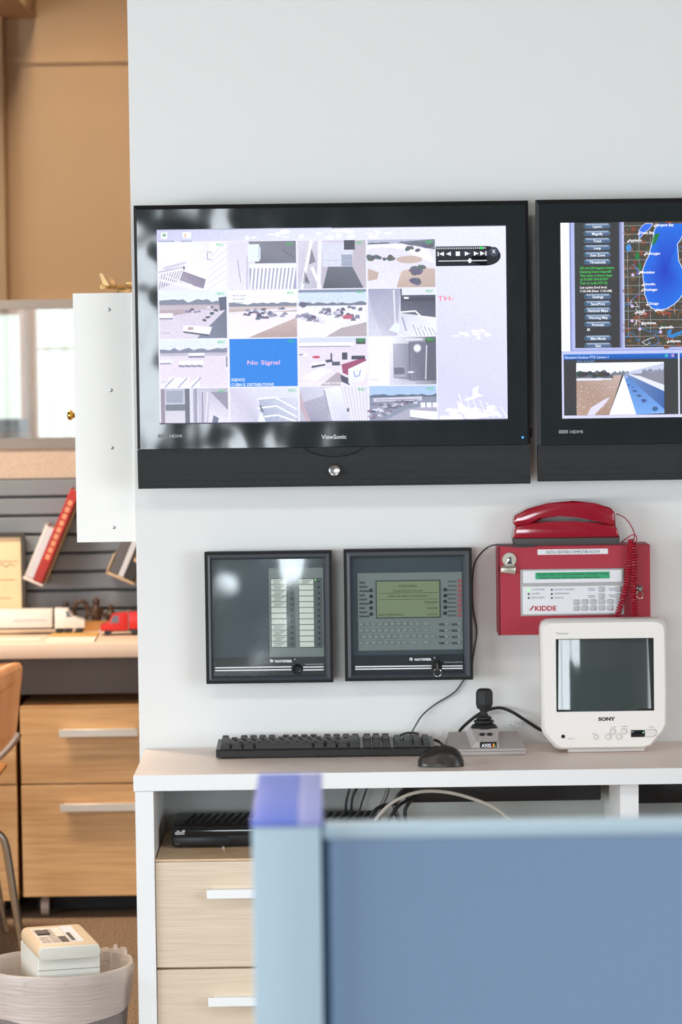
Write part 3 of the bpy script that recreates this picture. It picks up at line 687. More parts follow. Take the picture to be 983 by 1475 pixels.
def feed14(f):
    f.poly([(0, 0), (0, 1), (1, 1), (1, 0)], [(196, 196, 216), (180, 178, 200), (222, 218, 236), (236, 236, 250)], 1)
    f.poly([(0, .05), (0, .6), (.10, 1), (.16, 1), (.06, .5)], (190, 164, 178), 3); f.poly([(.04, .44), (.16, 1), (.48, 1), (.36, .24)], [(164, 160, 184), (140, 138, 162), (158, 154, 178), (176, 172, 196)], 2)
    f.poly([(.36, .05), (.44, 1), (.72, 1), (.60, 0)], [(236, 236, 250), (220, 220, 238), (206, 206, 228), (244, 244, 254)], 3)
    f.line([(.36, .1), (.46, 1)], .003, (150, 148, 172), 4); f.poly([(.62, 0), (.74, 1), (1, 1), (1, 0)], (232, 228, 242), 3); bars(f, (.66, 0), (.98, 0), (.76, 1), (1, 1), 7, .001, (176, 172, 196), 5)
    f.ell(.71, .66, .02, .06, (96, 96, 114), 5)
def feed15(f):
    sky_ground(f, .28, (166, 196, 236), (126, 134, 156)); treeline(f, .32, .1, 14, (84, 96, 118)); f.poly([(.06, .34), (.06, .44), (.78, .42), (.78, .30)], (206, 206, 226), 4); f.rect(.1, .38, .74, .40, (140, 120, 146), 5)
    cars(f, .04, .56, .70, .44, 34, 15, 1.2); cars(f, .02, .7, .5, .56, 26, 16, 1.3); cars(f, .0, .86, .3, .72, 16, 17, 1.4)
    f.poly([(.2, 1), (.56, .66), (1, .52), (1, .8), (.64, 1)], (166, 164, 186), 4)
    for k in range(3): f.rect(.76+.09*k, .48, .83+.09*k, .62, (240, 240, 252), 5)
    f.poly([(.60, .68), (.60, .88), (1, .98), (1, .74)], (248, 248, 255), 6); f.rect(.6, .88, 1, .93, (110, 116, 138), 5)
FEEDS = [feed0, feed1, feed2, feed3, feed4, feed5, feed6, feed7, feed8, feed9, feed10, feed11, feed12, feed13, feed14, feed15]
def paint_monitor(F_, t):
    # desktop
    F_.poly([(0, 0), (0, 1), (1, 1), (1, 0)], [(214, 214, 246), (236, 234, 254), (214, 212, 246), (232, 234, 255)], 0)
    F_.rect(0, 0, 1, .004, (90, 92, 110), 1)
    F_.poly([(0, .0), (0, .075), (.5, .075), (.5, .0)], [(198, 200, 232), (206, 206, 236), (230, 232, 252), (222, 226, 250)], 1)
    F_.rect(.012, .015, .030, .048, (236, 246, 240), 2); F_.rect(.017, .022, .026, .036, (120, 170, 150), 3); F_.rect(.074, .015, .098, .046, (246, 248, 250), 2); F_.rect(.080, .02, .083, .042, (214, 160, 90), 3)
    F_.rect(.006, .058, .05, .066, (150, 150, 182), 2); F_.rect(.068, .058, .10, .066, (150, 150, 182), 2)
    rnd = random.Random(3)
    def flourish(cu, cv, n, ru, rv):
        for k in range(n):
            F_.ell(cu+rnd.uniform(-ru, ru), cv+rnd.uniform(-rv, rv), rnd.uniform(.004, .016), rnd.uniform(.003, .012), (250, 250, 255), 2, 8, .3)
    flourish(.46, .035, 26, .22, .018); flourish(.9, .56, 10, .05, .02); flourish(.90, .96, 34, .08, .025); flourish(.86, .985, 14, .06, .01)
    for k in range(7): F_.line([(.86+.02*k, .86+.012*k), (.88+.02*k, .99)], .0016, (250, 250, 255), 2)
    F_.poly([(.90, .84), (.918, .82), (.914, .86), (.93, .875), (.912, .882), (.886, .90), (.872, .896), (.90, .876)], (250, 250, 255), 2)
    F_.poly([(.855, .90), (.90, .95), (.95, .968), (.94, .985), (.88, .98), (.86, .95)], (250, 250, 255), 2)
    cu = [(.004, .197), (.2035, .398), (.4035, .598), (.6035, .7965)]; rv = [(.066, .312), (.318, .560), (.566, .812), (.818, 1.0)]
    F_.rect(.0, .062, .80, 1, (232, 232, 250), 2)
    for r_ in range(4):
        for c_ in range(4):
            f = F_.sub(cu[c_][0], rv[r_][0], cu[c_][1], rv[r_][1]); f.y -= 3*f.step
            if r_ == 3: f = f.sub(0, 0, 1, 1)
            FR.wash = 0.0 if r_*4+c_ == 9 else 0.15
            FEEDS[r_*4+c_](f); FR.wash = 0.0
            f.text('REC', .97, .085 if r_ < 3 else .12, .0052, (60, 190, 100), 7, 'r', bold=.012, wide=1.15)
            if r_*4+c_ not in (9, 10, 11) and r_ < 3: f.text('S2[HO]', .02, .90, .0038, (226, 226, 240) if r_*4+c_ not in (0, 4, 8) else (170, 166, 186), 7)
    # player bar
    u0, u1, v0, v1 = .7985, .985, .105, .206
    F_.rect(u0, v0, u1-.04, v1, (24, 26, 32), 4); F_.ell(u1-.042, (v0+v1)/2, .042, (v1-v0)/2, (24, 26, 32), 4, 24)
    F_.rect(u0, v0+.022, u1-.035, v0+.050, (44, 48, 60), 5); F_.rect(u0, v0+.002, u1-.03, v0+.018, (8, 8, 10), 5)
    for k in range(26): F_.rect(.802+.0055*k, v0+.005, .8045+.0055*k, v0+.015, (206, 210, 220), 6)
    F_.rect(.925, v0+.004, .934, v0+.016, (40, 220, 90), 7)
    F_.circ(.965, v0+.03, .010, (60, 66, 80), 5); F_.line([(.961, v0+.020), (.969, v0+.038)], .0012, WHT, 6); F_.line([(.969, v0+.020), (.961, v0+.038)], .0012, WHT, 6)
    vm = v0+.038; h = .011; WB = (246, 248, 255)
    def tri(u, d, w=.010): F_.poly([(u, vm-h), (u, vm+h), (u+d*w, vm)], WB, 6)
    F_.rect(.804, vm-h, .807, vm+h, WB, 6); tri(.822, -1, .014); tri(.842, -1, .014); F_.rect(.856, vm-h, .868, vm+h, WB, 6); tri(.882, 1, .015); tri(.908, 1, .014); tri(.926, 1, .014); F_.rect(.941, vm-h, .944, vm+h, WB, 6)
    for k in range(6): F_.rect(.826+.022*k, vm-.014, .8275+.022*k, vm+.014, (20, 20, 24), 6)
    F_.rect(.806, v0+.072, .945, v0+.077, (206, 210, 220), 6); F_.ell(.896, v0+.0745, .005, .012, (246, 248, 255), 7)
    F_.text('TH-', .802, .385, .0105, (244, 120, 130), 5, wide=1.4)
    # thin edge of the desktop picture
    F_.rect(0, .994, 1, 1, (60, 62, 74), 12)

def paint_radar(F_, t):
    F_.rect(0, 0, 1, 1, (206, 206, 240), 0); F_.rect(0, 0, .025, .66, (250, 250, 255), 1)
    p = F_.px
    F_.rect(.026, 0, 1, .66, (126, 138, 200), 1); F_.rect(.030, 0, 1, .652, (176, 184, 232), 2)
    F_.rect(.040, 0, .168, .640, (58, 58, 60), 3); F_.rect(.182, 0, .99, .640, (70, 66, 58), 3)
    F_.poly([(.168, 0), (.168, .64), (.182, .64), (.182, 0)], [(90, 98, 150), (90, 98, 150), (200, 206, 246), (200, 206, 246)], 4)
    names = [('Layers', .018), ('Magnify', .055), ('Track', .092), ('Loop', .128), ('Scan Zone', .164), ('Thresholds', .200), ('Settings', .377), ('Save/Print', .413), ('National Maps', .447), ('Warning Map', .483), ('Forecast', .519), ('Mini Mode', .590), ('Exit', .627)]
    for n, v in names:
        F_.rect(.074, v-.013, .136, v+.013, (84, 104, 134), 4); F_.ell(.074, v, .008, .013, (84, 104, 134), 4); F_.ell(.136, v, .008, .013, (84, 104, 134), 4)
        F_.poly([(.072, v-.012), (.072, v-.002), (.138, v-.002), (.138, v-.012)], [(168, 190, 216), (110, 132, 164), (110, 132, 164), (168, 190, 216)], 5)
        F_.circ(.071, v, .0025, (40, 90, 100), 6); F_.text(n, .106, v+.009, .0050, (240, 246, 255), 7, 'c', bold=.02)
    G = (70, 220, 90)
    for k, n in enumerate(('226 mins [24 images] in history', 'Displaying history image #20', 'Time stamp on history image:', 'Jul 24 2009 10:43:00 EDT', 'Clear air mode (VCP 32)')): F_.text(n, .055, .237+k*.0193, .0047, G, 5, bold=.008, wide=.82)
    F_.text('Last update (local time)', .055, .336, .0047, WHT, 5, bold=.012, wide=.86); F_.text('11:28 AM (Next: 11:36 AM)', .055, .355, .0047, WHT, 5, bold=.012, wide=.86)
    F_.rect(.074, .540, .082, .553, (210, 214, 220), 5); F_.line([(.075, .545), (.081, .552)], .0006, (60, 60, 60), 6)
    # map
    m = F_.sub(.182, 0, .99, .64); m.y -= 3*m.step
    ms = 4.05/.808*.25       # u units of one photo-width cell
    def q(px, py): u, v = F_.px(px, py); return ((u-.182)/.808, v/.64)
    rnd = random.Random(11)
    for k in range(420):
        u = rnd.random()*.32; v = rnd.random(); m.ell(u, v, rnd.uniform(.002, .010), rnd.uniform(.004, .020), rnd.choice([(96, 62, 44), (110, 84, 58), (84, 88, 62), (64, 78, 56), (120, 92, 70), (130, 70, 52)]), 1, 8, .4)
    for k in range(26): u = .012+.041*k; m.line([(u, rnd.uniform(0, .25)), (u+rnd.uniform(-.006, .006), rnd.uniform(.7, 1))], .0006, (170, 180, 190), 2)
    for k in range(15): v = .03+.068*k; m.line([(0, v), (.28, v+rnd.uniform(-.01, .01))], .0006, (176, 186, 196), 2); m.line([(.30, v), (1, v+rnd.uniform(-.01, .01))], .0006, (150, 164, 170), 2)
    def col_lines(n, c, seed, w=.0009):
        r2 = random.Random(seed)
        for k in range(n):
            u, v = r2.random()*.4, r2.random(); pts = [(u, v)]
            for j in range(5): u += r2.uniform(-.02, .03); v += r2.uniform(-.05, .05); pts.append((min(max(u, 0), 1), min(max(v, 0), 1)))
            m.line(pts, w, c, 3)
    col_lines(12, (60, 140, 220), 5); col_lines(14, (170, 60, 50), 6); col_lines(5, (220, 224, 230), 8, .0011)
    def gp(*pts): return [q(*x) for x in pts]
    lake_px = [(949, 322), (943, 331), (941, 345), (938, 356), (935, 368), (930, 378), (926, 390), (927, 403), (929, 414), (929, 424), (932, 432), (934, 438), (938, 443), (944, 446), (952, 447), (962, 444), (972, 438), (980, 430), (986, 420), (990, 408), (984, 398), (984, 388), (978, 375), (977, 362), (976, 352), (981, 345), (985, 336), (988, 322)]
    pts = gp(*lake_px); n = len(pts)
    c0 = q(958, 390)
    for k in range(n):
        a, b = pts[k], pts[(k+1) % n]
        m.poly([c0, a, b], [(30, 60, 190), (34, 110, 226), (34, 110, 226)], 4)
    m.line(pts, .0014, (220, 232, 246), 5)
    bay = gp((921, 332), (925, 326), (930, 322), (941, 322), (936, 330), (928, 336), (923, 342), (921, 345)); m.poly(bay, (50, 110, 230), 4); m.line(bay+bay[:1], .001, (220, 232, 246), 5)
    m.poly(gp((938, 348), (944, 337), (951, 336), (947, 346), (942, 354)), (30, 120, 60), 5); m.poly(gp((914, 368), (921, 362), (922, 372), (917, 376)), (40, 120, 60), 4); m.poly(gp((918, 384), (924, 378), (925, 390)), (40, 110, 60), 4)
    m.ell(*q(906, 357), .010, .030, (70, 140, 210), 4); m.poly(gp((962, 476), (968, 474), (967, 482), (983, 476), (984, 480), (970, 487), (962, 486)), (50, 130, 200), 4)
    for k in range(26):
        a = q(932+k*.5+random.uniform(-8, 30), 440+random.uniform(-6, 14)); m.ell(a[0], a[1], .004, .008, rnd.choice([(200, 70, 50), (190, 110, 70), (160, 60, 60)]), 3, 6)
    for nm, x_, y_ in (('Sturgeon Bay', 944, 326), ('Green Bay', 921, 337), ('Appleton', 906, 348), ('Sheboygan', 930, 367), ('Milwaukee', 922, 394), ('Kenosha', 927, 411), ('Waukegan', 926, 419), ('Chicago', 933, 439), ('Gary', 946, 448), ('Joliet', 917, 451), ('Kankakee', 926, 467), ('Janesville', 952, 473), ('Lafayette', 963, 493)):
        a = q(x_, y_); m.text(nm, a[0], a[1], .0052, (250, 250, 255), 7, bold=.02, wide=.95); m.circ(a[0]-.002, a[1], .0018, (250, 230, 250), 7)
    for x_, y_ in ((912, 396), (911, 441), (911, 462), (922, 474), (952, 478)): a = q(x_, y_); m.circ(a[0], a[1], .0032, (214, 190, 240), 6)
    # camera window below
    F_.rect(.0, .655, 1, .672, (190, 198, 240), 4)
    F_.poly([(.006, .672), (.006, .700), (1, .700), (1, .672)], [(40, 110, 200), (20, 80, 170), (20, 80, 170), (40, 110, 200)], 5)
    F_.text('Blackbird Outdoor PTZ Camera 1', .010, .694, .0052, (206, 226, 250), 7, bold=.012, wide=.86)
    for k, c in enumerate(((60, 190, 200), (70, 90, 180), (190, 150, 220), (60, 70, 120))): F_.rect(.298+.009*k, .676, .305+.009*k, .692, c, 6)
    F_.rect(.006, .700, .335, .985, (58, 58, 60), 5); F_.rect(.335, .672, .339, .985, (226, 228, 250), 6); F_.rect(.339, .700, 1, .985, (66, 68, 76), 5); F_.rect(0, .985, 1, 1, (214, 214, 246), 6)
    F_.text('08:45  07-24-2009', .044, .712, .0034, (120, 170, 240), 6)
    f = F_.sub(.042, .716, .294, .984); f.y -= 6*f.step
    f.rect(0, 0, 1, .24, (240, 244, 255), 0)
    treeline(f, .30, .16, 30, (96, 100, 112), 0, .42); treeline(f, .24, .10, 31, (120, 126, 142), .40, .60); f.poly([(.55, .2), (1, .02), (1, .2), (.56, .3)], (196, 204, 230), 2)
    treeline(f, .24, .12, 33, (104, 110, 126), .75, 1)
    f.poly([(0, .26), (0, 1), (.37, 1), (.52, .24)], [(176, 150, 140), (186, 158, 144), (170, 142, 128), (196, 174, 166)], 1); f.rect(0, .28, .3, .34, (216, 216, 240), 2); f.rect(0, .30, .40, .325, (236, 236, 252), 3)
    for u, v, r, s_ in ((.08, .22, .07, 1), (.16, .2, .05, 2), (.30, .22, .06, 3), (.36, .23, .05, 4), (.20, .26, .04, 5)): tree(f, u, v, r, s_, (70, 72, 78))
    f.poly([(.54, .24), (.37, 1), (.68, 1)], (246, 244, 252), 3); f.poly([(.54, .24), (.68, 1), (1, .98), (1, .88), (.60, .25)], [(90, 140, 210), (120, 170, 240), (140, 184, 246), (110, 160, 230), (90, 130, 200)], 2)
    f.poly([(.56, .24), (1, .9), (1, .54), (.66, .26)], [(110, 140, 190), (66, 100, 170), (70, 106, 170), (120, 144, 190)], 3)
    f.poly([(.60, .24), (1, .56), (1, .44), (.72, .26)], (226, 230, 250), 4); f.poly([(.68, .26), (1, .46), (1, .20), (.62, .22)], (140, 140, 156), 3)
    for u, v, r, s_ in ((.60, .44, .02, 1), (.64, .48, .015, 6), (.66, .55, .03, 2), (.72, .64, .03, 3), (.78, .74, .04, 4), (.88, .90, .05, 5)): tree(f, u, v, r, s_, (70, 96, 150))
    f.poly([(.12, 1), (.16, .86), (.30, .72), (.38, .66), (.34, .76), (.20, 1)], (222, 218, 240), 3)
    rnd2 = random.Random(9)
    for k in range(60): u, v = rnd2.random()*.42, .4+.58*rnd2.random(); f.ell(u, v, .008, .008, rnd2.choice([(206, 186, 180), (150, 124, 112), (226, 214, 216)]), 2, 6) if u < .5-.16*(v-.3)/.7 else None

o1 = RC(195.5, 293, 763.5, 701, TY); s1 = RC(228, 328, 730.5, 608, TY)
gz = U(480, 643.5, TY).z
tv('glossy black flat television showing sixteen security camera pictures on the white wall', o1, s1, gz, paint_monitor)
o2 = (U(774, 495, TY).x, o1[1]+0.004, U(774, 495, TY).x+(o1[2]-o1[0]), o1[3]+0.001)
sx0 = U(809, 460, TY).x; sz = RC(809, 321, 1310, 603, TY)
tv('glossy black flat television showing a weather radar map at the right edge', o2, (sx0, U(850, 602.5, TY).z, sx0+(s1[2]-s1[0]), U(850, 320.5, TY).z), U(850, 640, TY).z, paint_radar)

# ------------------------------------------------------------------ white key cabinet on the end of the wall
kc = RC(108, 422.5, 193.5, 781, 0.004)
cab = thing('wall_cabinet', 'narrow white wall cabinet with brass knob mounted at the end of the wall', 'cabinet', (kc[0]+0.05, 0.15, kc[1]))
mat('cabinet_white', (249, 248, 244), rough=0.5, spec=0.35)
cb = MB().box(kc[0]+0.019, 0.020, kc[1], WX-0.0003, 0.26, kc[3]); cb.box(kc[0], 0.003, kc[1], WX-0.0003, 0.020, kc[3]); cb.build('body', 'cabinet_white', cab)
kd = MB().rbox(kc[0], 0.021, kc[1]+0.0005, kc[0]+0.0185, 0.26, kc[3]-0.0005, 0.001, 1).build('door', 'cabinet_white', cab)
kn = U(106, 598, 0.06)
MB().lathe((kc[0], 0.06, kn.z), (-1, 0, 0), [(0, 0.007), (0.007, 0.0055), (0.010, 0.0095), (0.014, 0.0112), (0.018, 0.0092), (0.0205, 0.003)], 20).build('knob', 'brass', kd, 'round brass knob')
for x, y in ((157, 446), (160, 562), (161.5, 645), (164.5, 759.5)):
    p = U(x, y, 0.004); s_ = MB().lathe((p.x, 0.0032, p.z), (0, -1, 0), [(0, 0.0038), (0.001, 0.0034), (0.0016, 0.002)], 14)
    s_.build('screw', 'screw_steel', cab)

# model jet on top of the cabinet
mat('model_gold', (190, 142, 78), rough=0.35, metal=0.35, var=0.25, vscale=60)
mat('model_tan', (226, 190, 132), rough=0.4, metal=0.2)
jz = kc[3]; jx = U(178, 415, 0.07).x; jy = 0.075
jet = thing('model_airplane', 'small golden model fighter jet standing on top of the white wall cabinet', 'model', (jx, jy, jz))
MB().loft([[Vector((jx+dx, jy+0.5*dx+r*math.cos(a)*0.8, jz+0.0135+r*0.8*math.sin(a))) for a in [2*math.pi*k/10 for k in range(10)]] for dx, r in ((-0.040, 0.0035), (-0.030, 0.006), (-0.005, 0.0072), (0.018, 0.0065), (0.032, 0.0045), (0.046, 0.0008))]).build('fuselage', 'model_gold', jet)
for sgn in (1, -1):
    w = MB(); a = [(-0.022, 0.002), (0.016, 0.002), (-0.012, 0.038), (-0.026, 0.038)]
    pts = []
    for (dx, dy) in a:
        pts.append((jx+dx-0.45*sgn*dy, jy+0.5*dx+sgn*dy*0.95, jz+0.010))
    w.add(pts+[(p[0], p[1], p[2]+0.0016) for p in pts], [(0, 1, 2, 3), (7, 6, 5, 4), (0, 4, 5, 1), (1, 5, 6, 2), (2, 6, 7, 3), (3, 7, 4, 0)]); w.build('wing', 'model_gold', jet)
MB().prism([(jx-0.049, jz+0.041), (jx-0.043, jz+0.042), (jx-0.028, jz+0.016), (jx-0.040, jz+0.014)], jy-0.020, jy-0.018).build('tail_fin', 'model_tan', jet)
MB().prism([(jx-0.030, jz+0.034), (jx-0.025, jz+0.034), (jx-0.014, jz+0.016), (jx-0.026, jz+0.016)], jy+0.006, jy+0.008).build('tail_fin', 'model_gold', jet)
MB().ball((jx+0.014, jy+0.007, jz+0.0195), 0.010, 0.004, 0.0042).build('canopy', 'model_tan', jet)
for dx, dy in ((-0.012, -0.014), (-0.012, 0.012), (0.022, 0.011)):
    MB().cyl((jx+dx, jy+dy, jz+0.0001), (0, 0, 1), 0.0022, 0.0016, 0.0125, 8).build('landing_gear', 'model_gold', jet)
MB().cyl((jx-0.046, jy-0.023, jz+0.0135), (0.9, 0.45, 0), 0.0045, 0.0035, 0.01, 12).build('exhaust', 'model_tan', jet)
for dx, dy in ((-0.006, -0.020), (0.0, 0.022)):
    MB().lathe((jx+dx-0.01, jy+dy, jz+0.0065), (0.9, 0.45, 0), [(0, 0.001), (0.003, 0.0025), (0.018, 0.0025), (0.024, 0.0004)], 8).build('drop_tank', 'model_tan', jet)
# ------------------------------------------------------------------ black glazed fire alarm cabinets
mat('frame_char', (66, 71, 77), rough=0.45, spec=0.45)
mat('panel_dark', (68, 78, 87), rough=0.5, var=0.15, vscale=4)
mat('module_green', (132, 140, 136), rough=0.6)
mat('band_black', (18, 20, 23), rough=0.35, var=0.4, vscale=500, rgb2=(34, 37, 40))
mat('lock_black', (20, 20, 21), rough=0.3, metal=0.4)
mat('steel_key', (190, 184, 172), rough=0.25, metal=1.0)
mat('dark_led', (34, 42, 48), rough=0.4)
thin_glass('door_glass', (248, 250, 250), 0.06, 0.95, 0.12, 5.0)
PYF = -0.055
def alarm_box(name, label, px, inner, band_top, tilt=(0, 0)):
    r = RC(*px, PYF); g = RC(*inner, PYF)
    t = thing(name, label, 'alarm panel', ((r[0]+r[2])/2, -0.002, r[1]), 'black glazed alarm cabinets')
    e = 4.2/S(400, 880, PYF)
    h = (r[0]+e, r[1]+e, r[2]-e, r[3]-e)
    MB().box(r[0]+0.002, PYF+0.012, r[1]+0.002, r[2]-0.002, -0.001, r[3]-0.002).build('back_box', 'black_matte', t)
    frame_boxes(MB(), r, h, PYF, PYF+0.012).build('outer_frame', 'black_matte', t)
    fm = MB()
    A = [(h[0], PYF+0.0005, h[1]), (h[2], PYF+0.0005, h[1]), (h[2], PYF+0.0005, h[3]), (h[0], PYF+0.0005, h[3])]
    k = 0.6; m_ = tuple(h[i]+(g[i]-h[i])*k for i in range(4))
    Bv = [(m_[0], PYF-0.002, m_[1]), (m_[2], PYF-0.002, m_[1]), (m_[2], PYF-0.002, m_[3]), (m_[0], PYF-0.002, m_[3])]
    Cv = [(g[0], PYF+0.004, g[1]), (g[2], PYF+0.004, g[1]), (g[2], PYF+0.004, g[3]), (g[0], PYF+0.004, g[3])]
    Dv = [(p[0], PYF+0.011, p[2]) for p in Cv]
    fm.add(A+Bv+Cv+Dv, [(o+i, o+(i+1) % 4, o+4+(i+1) % 4, o+4+i) for o in (0, 4, 8) for i in range(4)])
    fm.build('door_frame', 'frame_char', t)
    MB().box(g[0], PYF+0.0095, g[1], g[2], PYF+0.0118, g[3]).build('inner_plate', 'panel_dark', t)
    zb = U((px[0]+px[2])/2, band_top, PYF).z
    MB().box(g[0]+0.001, PYF+0.0048, g[1]+0.001, g[2]-0.001, PYF+0.006, zb).build('lower_band', 'band_black', t)
    gm = MB().box(g[0]+0.0005, PYF+0.0027, g[1]+0.0005, g[2]-0.0005, PYF+0.0035, g[3]-0.0005); gc = ((g[0]+g[2])/2, (g[1]+g[3])/2)
    for v in gm.v: v.y += -tilt[0]*(v.x-gc[0])+tilt[1]*(v.z-gc[1])
    gm.build('door_glass', 'door_glass', t)
    return t, r, g
def band_print(t, r, stripes, logo, lockx, small):
    pm = MB(); f = FR(pm, r, PYF+0.0006, 0.0002)
    for (x0, y, x1) in stripes:
        a = f.px(x0, y); b = f.px(x1, y); f.line([(a[0], a[1]), (b[0], a[1])], 0.0026, (226, 228, 230), 1)
    a = f.px(*logo); f.circ(a[0], a[1]-.012, .0034, (232, 234, 236), 1); f.line([(a[0]-.006, a[1]-.003), (a[0]+.006, a[1]-.021)], .0012, (30, 32, 34), 2)
    f.text('NOTIFIER', a[0]+.028, a[1], .0048, (240, 242, 244), 1, bold=.035, wide=1.18); f.circ(a[0]+.183, a[1]-.022, .0011, (230, 230, 230), 1)
    a = f.px(*small); f.text('FIRE ALARM ANNUNCIATOR', a[0], a[1], .0026, (190, 196, 200), 1, 'r', maxw=.037)
    pm.build('lettering', 'print_ink', t, kind='stuff')

t1, r1_, g1 = alarm_box('alarm_annunciator', 'black glazed fire alarm cabinet with two columns of white zone labels', (296, 794, 479.5, 984.5), (305.8, 805.3, 468.5, 974), 947.5, (0.0085, 0.0105))
band_print(t1, r1_, [(310, 962, 420), (310, 966, 420), (437, 961, 466.5), (437, 965, 466.5)], (391.5, 954.3), 428, (466, 957.5))
mr = RC(388, 818.5, 466.5, 947, PYF)
MB().box(mr[0], PYF+0.0075, mr[1], mr[2], PYF+0.0094, mr[3]).build('zone_module', 'module_green', t1, 'grey green zone module')
def zone_strip(x0, xm, x1, marked):
    y = PYF+0.0072; a = RC(x0, 833.5, xm, 932.5, y); b = RC(xm, 833.5, x1, 932.5, y)
    n = 12; h = (a[3]-a[1])/n
    MB().box(a[0]-0.0008, y-0.0004, a[1]-0.001, b[2], y+0.0003, a[3]+0.001).build('strip_backing', 'dark_led', t1)
    src = None
    for k in range(n):
        z = a[3]-h*(k+0.5)
        if src is None:
            src = MB().box(-(a[2]-a[0])/2, -0.0005, -h*0.44, (a[2]-a[0])/2, 0.0005, h*0.44)
            src = src.build('zone_label', 'label_white', t1, at=((a[0]+a[2])/2, y-0.0008, z)); s2 = MB().box(-0.0024, -0.0008, -0.0024, 0.0024, 0.0008, 0.0024).build('zone_button', 'dark_led', t1, at=(b[0]+(b[2]-b[0])*.62, y-0.001, z))
            ORG[src.name] = Vector(((a[0]+a[2])/2, y-0.0008, z))
        else:
            inst(src, 'zone_label', ((a[0]+a[2])/2, y-0.0008, z), t1); inst(s2, 'zone_button', (b[0]+(b[2]-b[0])*.62, y-0.001, z), t1)
    MB().box(b[0], y-0.0008, b[1], b[2], y-0.0004, b[3]).build('button_strip', 'strip_grey', t1)
    pm = MB(); f = FR(pm, a, y-0.0016, 0.0002)
    for k in range(n):
        if k in marked:
            for j in range(3): f.rect(.12+.1*(j % 2), (k+.22+.24*j)/n, .88-.12*j, (k+.32+.24*j)/n, (96, 100, 98), 1)
    pm.build('typed_lines', 'print_ink', t1, kind='stuff')
mat('label_white', (236, 238, 228), rough=0.6); mat('strip_grey', (92, 98, 98), rough=0.5)
zone_strip(391.3, 413, 425.3, {0, 1, 2, 3, 4, 8, 9, 10, 11}); zone_strip(431.5, 452.2, 464.5, {0})
p = U(454.5, 835, PYF+0.005)
mat('led_green', (120, 255, 120), emit=(120, 255, 110), estr=1.2)
MB().ball((p.x, PYF+0.0052, p.z), .0013, .001, .0013).build('status_light', 'led_green', t1)
p = U(428.5, 963.5, PYF)
MB().lathe((p.x, PYF+0.003, p.z), (0, -1, 0), [(0, .0102), (.004, .0102), (.006, .0085), (.0055, .005), (.0065, .0045), (.0065, .001)], 24).build('lock', 'lock_black', t1)

t2, r2_, g2 = alarm_box('alarm_control_panel', 'black glazed fire alarm cabinet with green display, keypad and keys hanging from lock', (496.3, 790.3, 681, 980.6), (507.8, 803, 668.5, 970.5), 944)
band_print(t2, r2_, [(512, 960.5, 622), (512, 964, 622), (637, 959.5, 667), (637, 963, 667)], (592.5, 951.8), 630, (666.5, 954.5))
mr = RC(516, 825, 667, 937, PYF)
MB().box(mr[0], PYF+0.0085, mr[1], mr[2], PYF+0.0095, mr[3]).build('keypad_plate', 'module_green', t2, 'grey green keypad plate')
lc = RC(541.5, 835.5, 635, 890.5, PYF+0.007)
mat('lcd_green', (136, 148, 112), rough=0.3, emit=(90, 105, 70), estr=0.08); mat('lcd_frame', (70, 78, 76), rough=0.4)
MB().box(lc[0], PYF+0.0070, lc[1], lc[2], PYF+0.0085, lc[3]).build('display_frame', 'lcd_frame', t2)
lq = (lc[0]+.0025, lc[1]+.0025, lc[2]-.0025, lc[3]-.0025)
dsp = MB().box(lq[0], PYF+0.0066, lq[1], lq[2], PYF+0.0070, lq[3]).build('display', 'lcd_green', t2, 'green lit display')
pm = MB(); f = FR(pm, lq, PYF+0.0064, 0.0002); INK = (66, 76, 50)
f.text('SYSTEM NORMAL', .5, .16, .0045, INK, 1, 'c', maxw=.04); f.rect(.03, .32, .97, .33, INK, 1); f.rect(.03, .50, .97, .51, INK, 1)
f.text('10:26A FRI JUL 24, 2009', .5, .29, .0038, INK, 1, 'c', maxw=.06); f.text('FIRE ALARM CONTROL', .5, .44, .004, INK, 1, 'c', maxw=.08)
f.text('PROGRAM', .97, .62, .004, INK, 1, 'r'); f.text('PRINTER', .97, .79, .004, INK, 1, 'r'); f.text('HISTORY', .97, .96, .004, INK, 1, 'r', maxw=.02); f.text('NEXT SELECTION', .03, .96, .004, INK, 1, maxw=.05)
pm.build('display_text', 'print_ink', dsp, kind='stuff')
pm = MB(); f = FR(pm, mr, PYF+0.0083, 0.0002)
for k in range(9):
    u, v = f.px(518, 840+k*6.1); f.rect(u, v-.018, u+.055+.02*((k*7) % 3), v+.006, (72, 78, 78), 1)
    u, v = f.px(645, 838.5+k*6.1); f.rect(u, v-.018, u+.085, v+.006, (92, 98, 98), 1)
for k in range(4):
    u, v = f.px(633, 900+k*9); f.rect(u, v-.02, u+.05, v+.01, (72, 78, 78), 1); u, v = f.px(651, 900+k*9); f.rect(u, v-.02, u+.06, v+.01, (72, 78, 78), 1)
pm.build('caption_print', 'print_ink', t2, kind='stuff')
mat('key_grey', (146, 154, 150), rough=0.5); mat('alert_red', (172, 92, 100), rough=0.5)
kb = None
def pk(px_, py_, w, name, m_, dep=0.0022, hh=0.0034):
    global KS
    p = U(px_, py_, PYF+0.007); key = (name, w)
    c = (p.x, PYF+0.0085, p.z)
    if key not in KS:
        KS[key] = MB().rbox(-w/2, -dep, -hh, w/2, 0.0, hh, 0.0009, 1).build(name, m_, t2, at=c)
    else: inst(KS[key], name, c, t2)
KS = {}
for i in range(5): pk(534.8, 850.6+i*8.45, .0066, 'side_button', 'dark_led'); pk(641.6, 849.5+i*8.45, .0066, 'side_button', 'dark_led')
for i in range(8): pk(662.6, 837+i*7, .0085, 'alert_lamp', 'alert_red', .001, .0036)
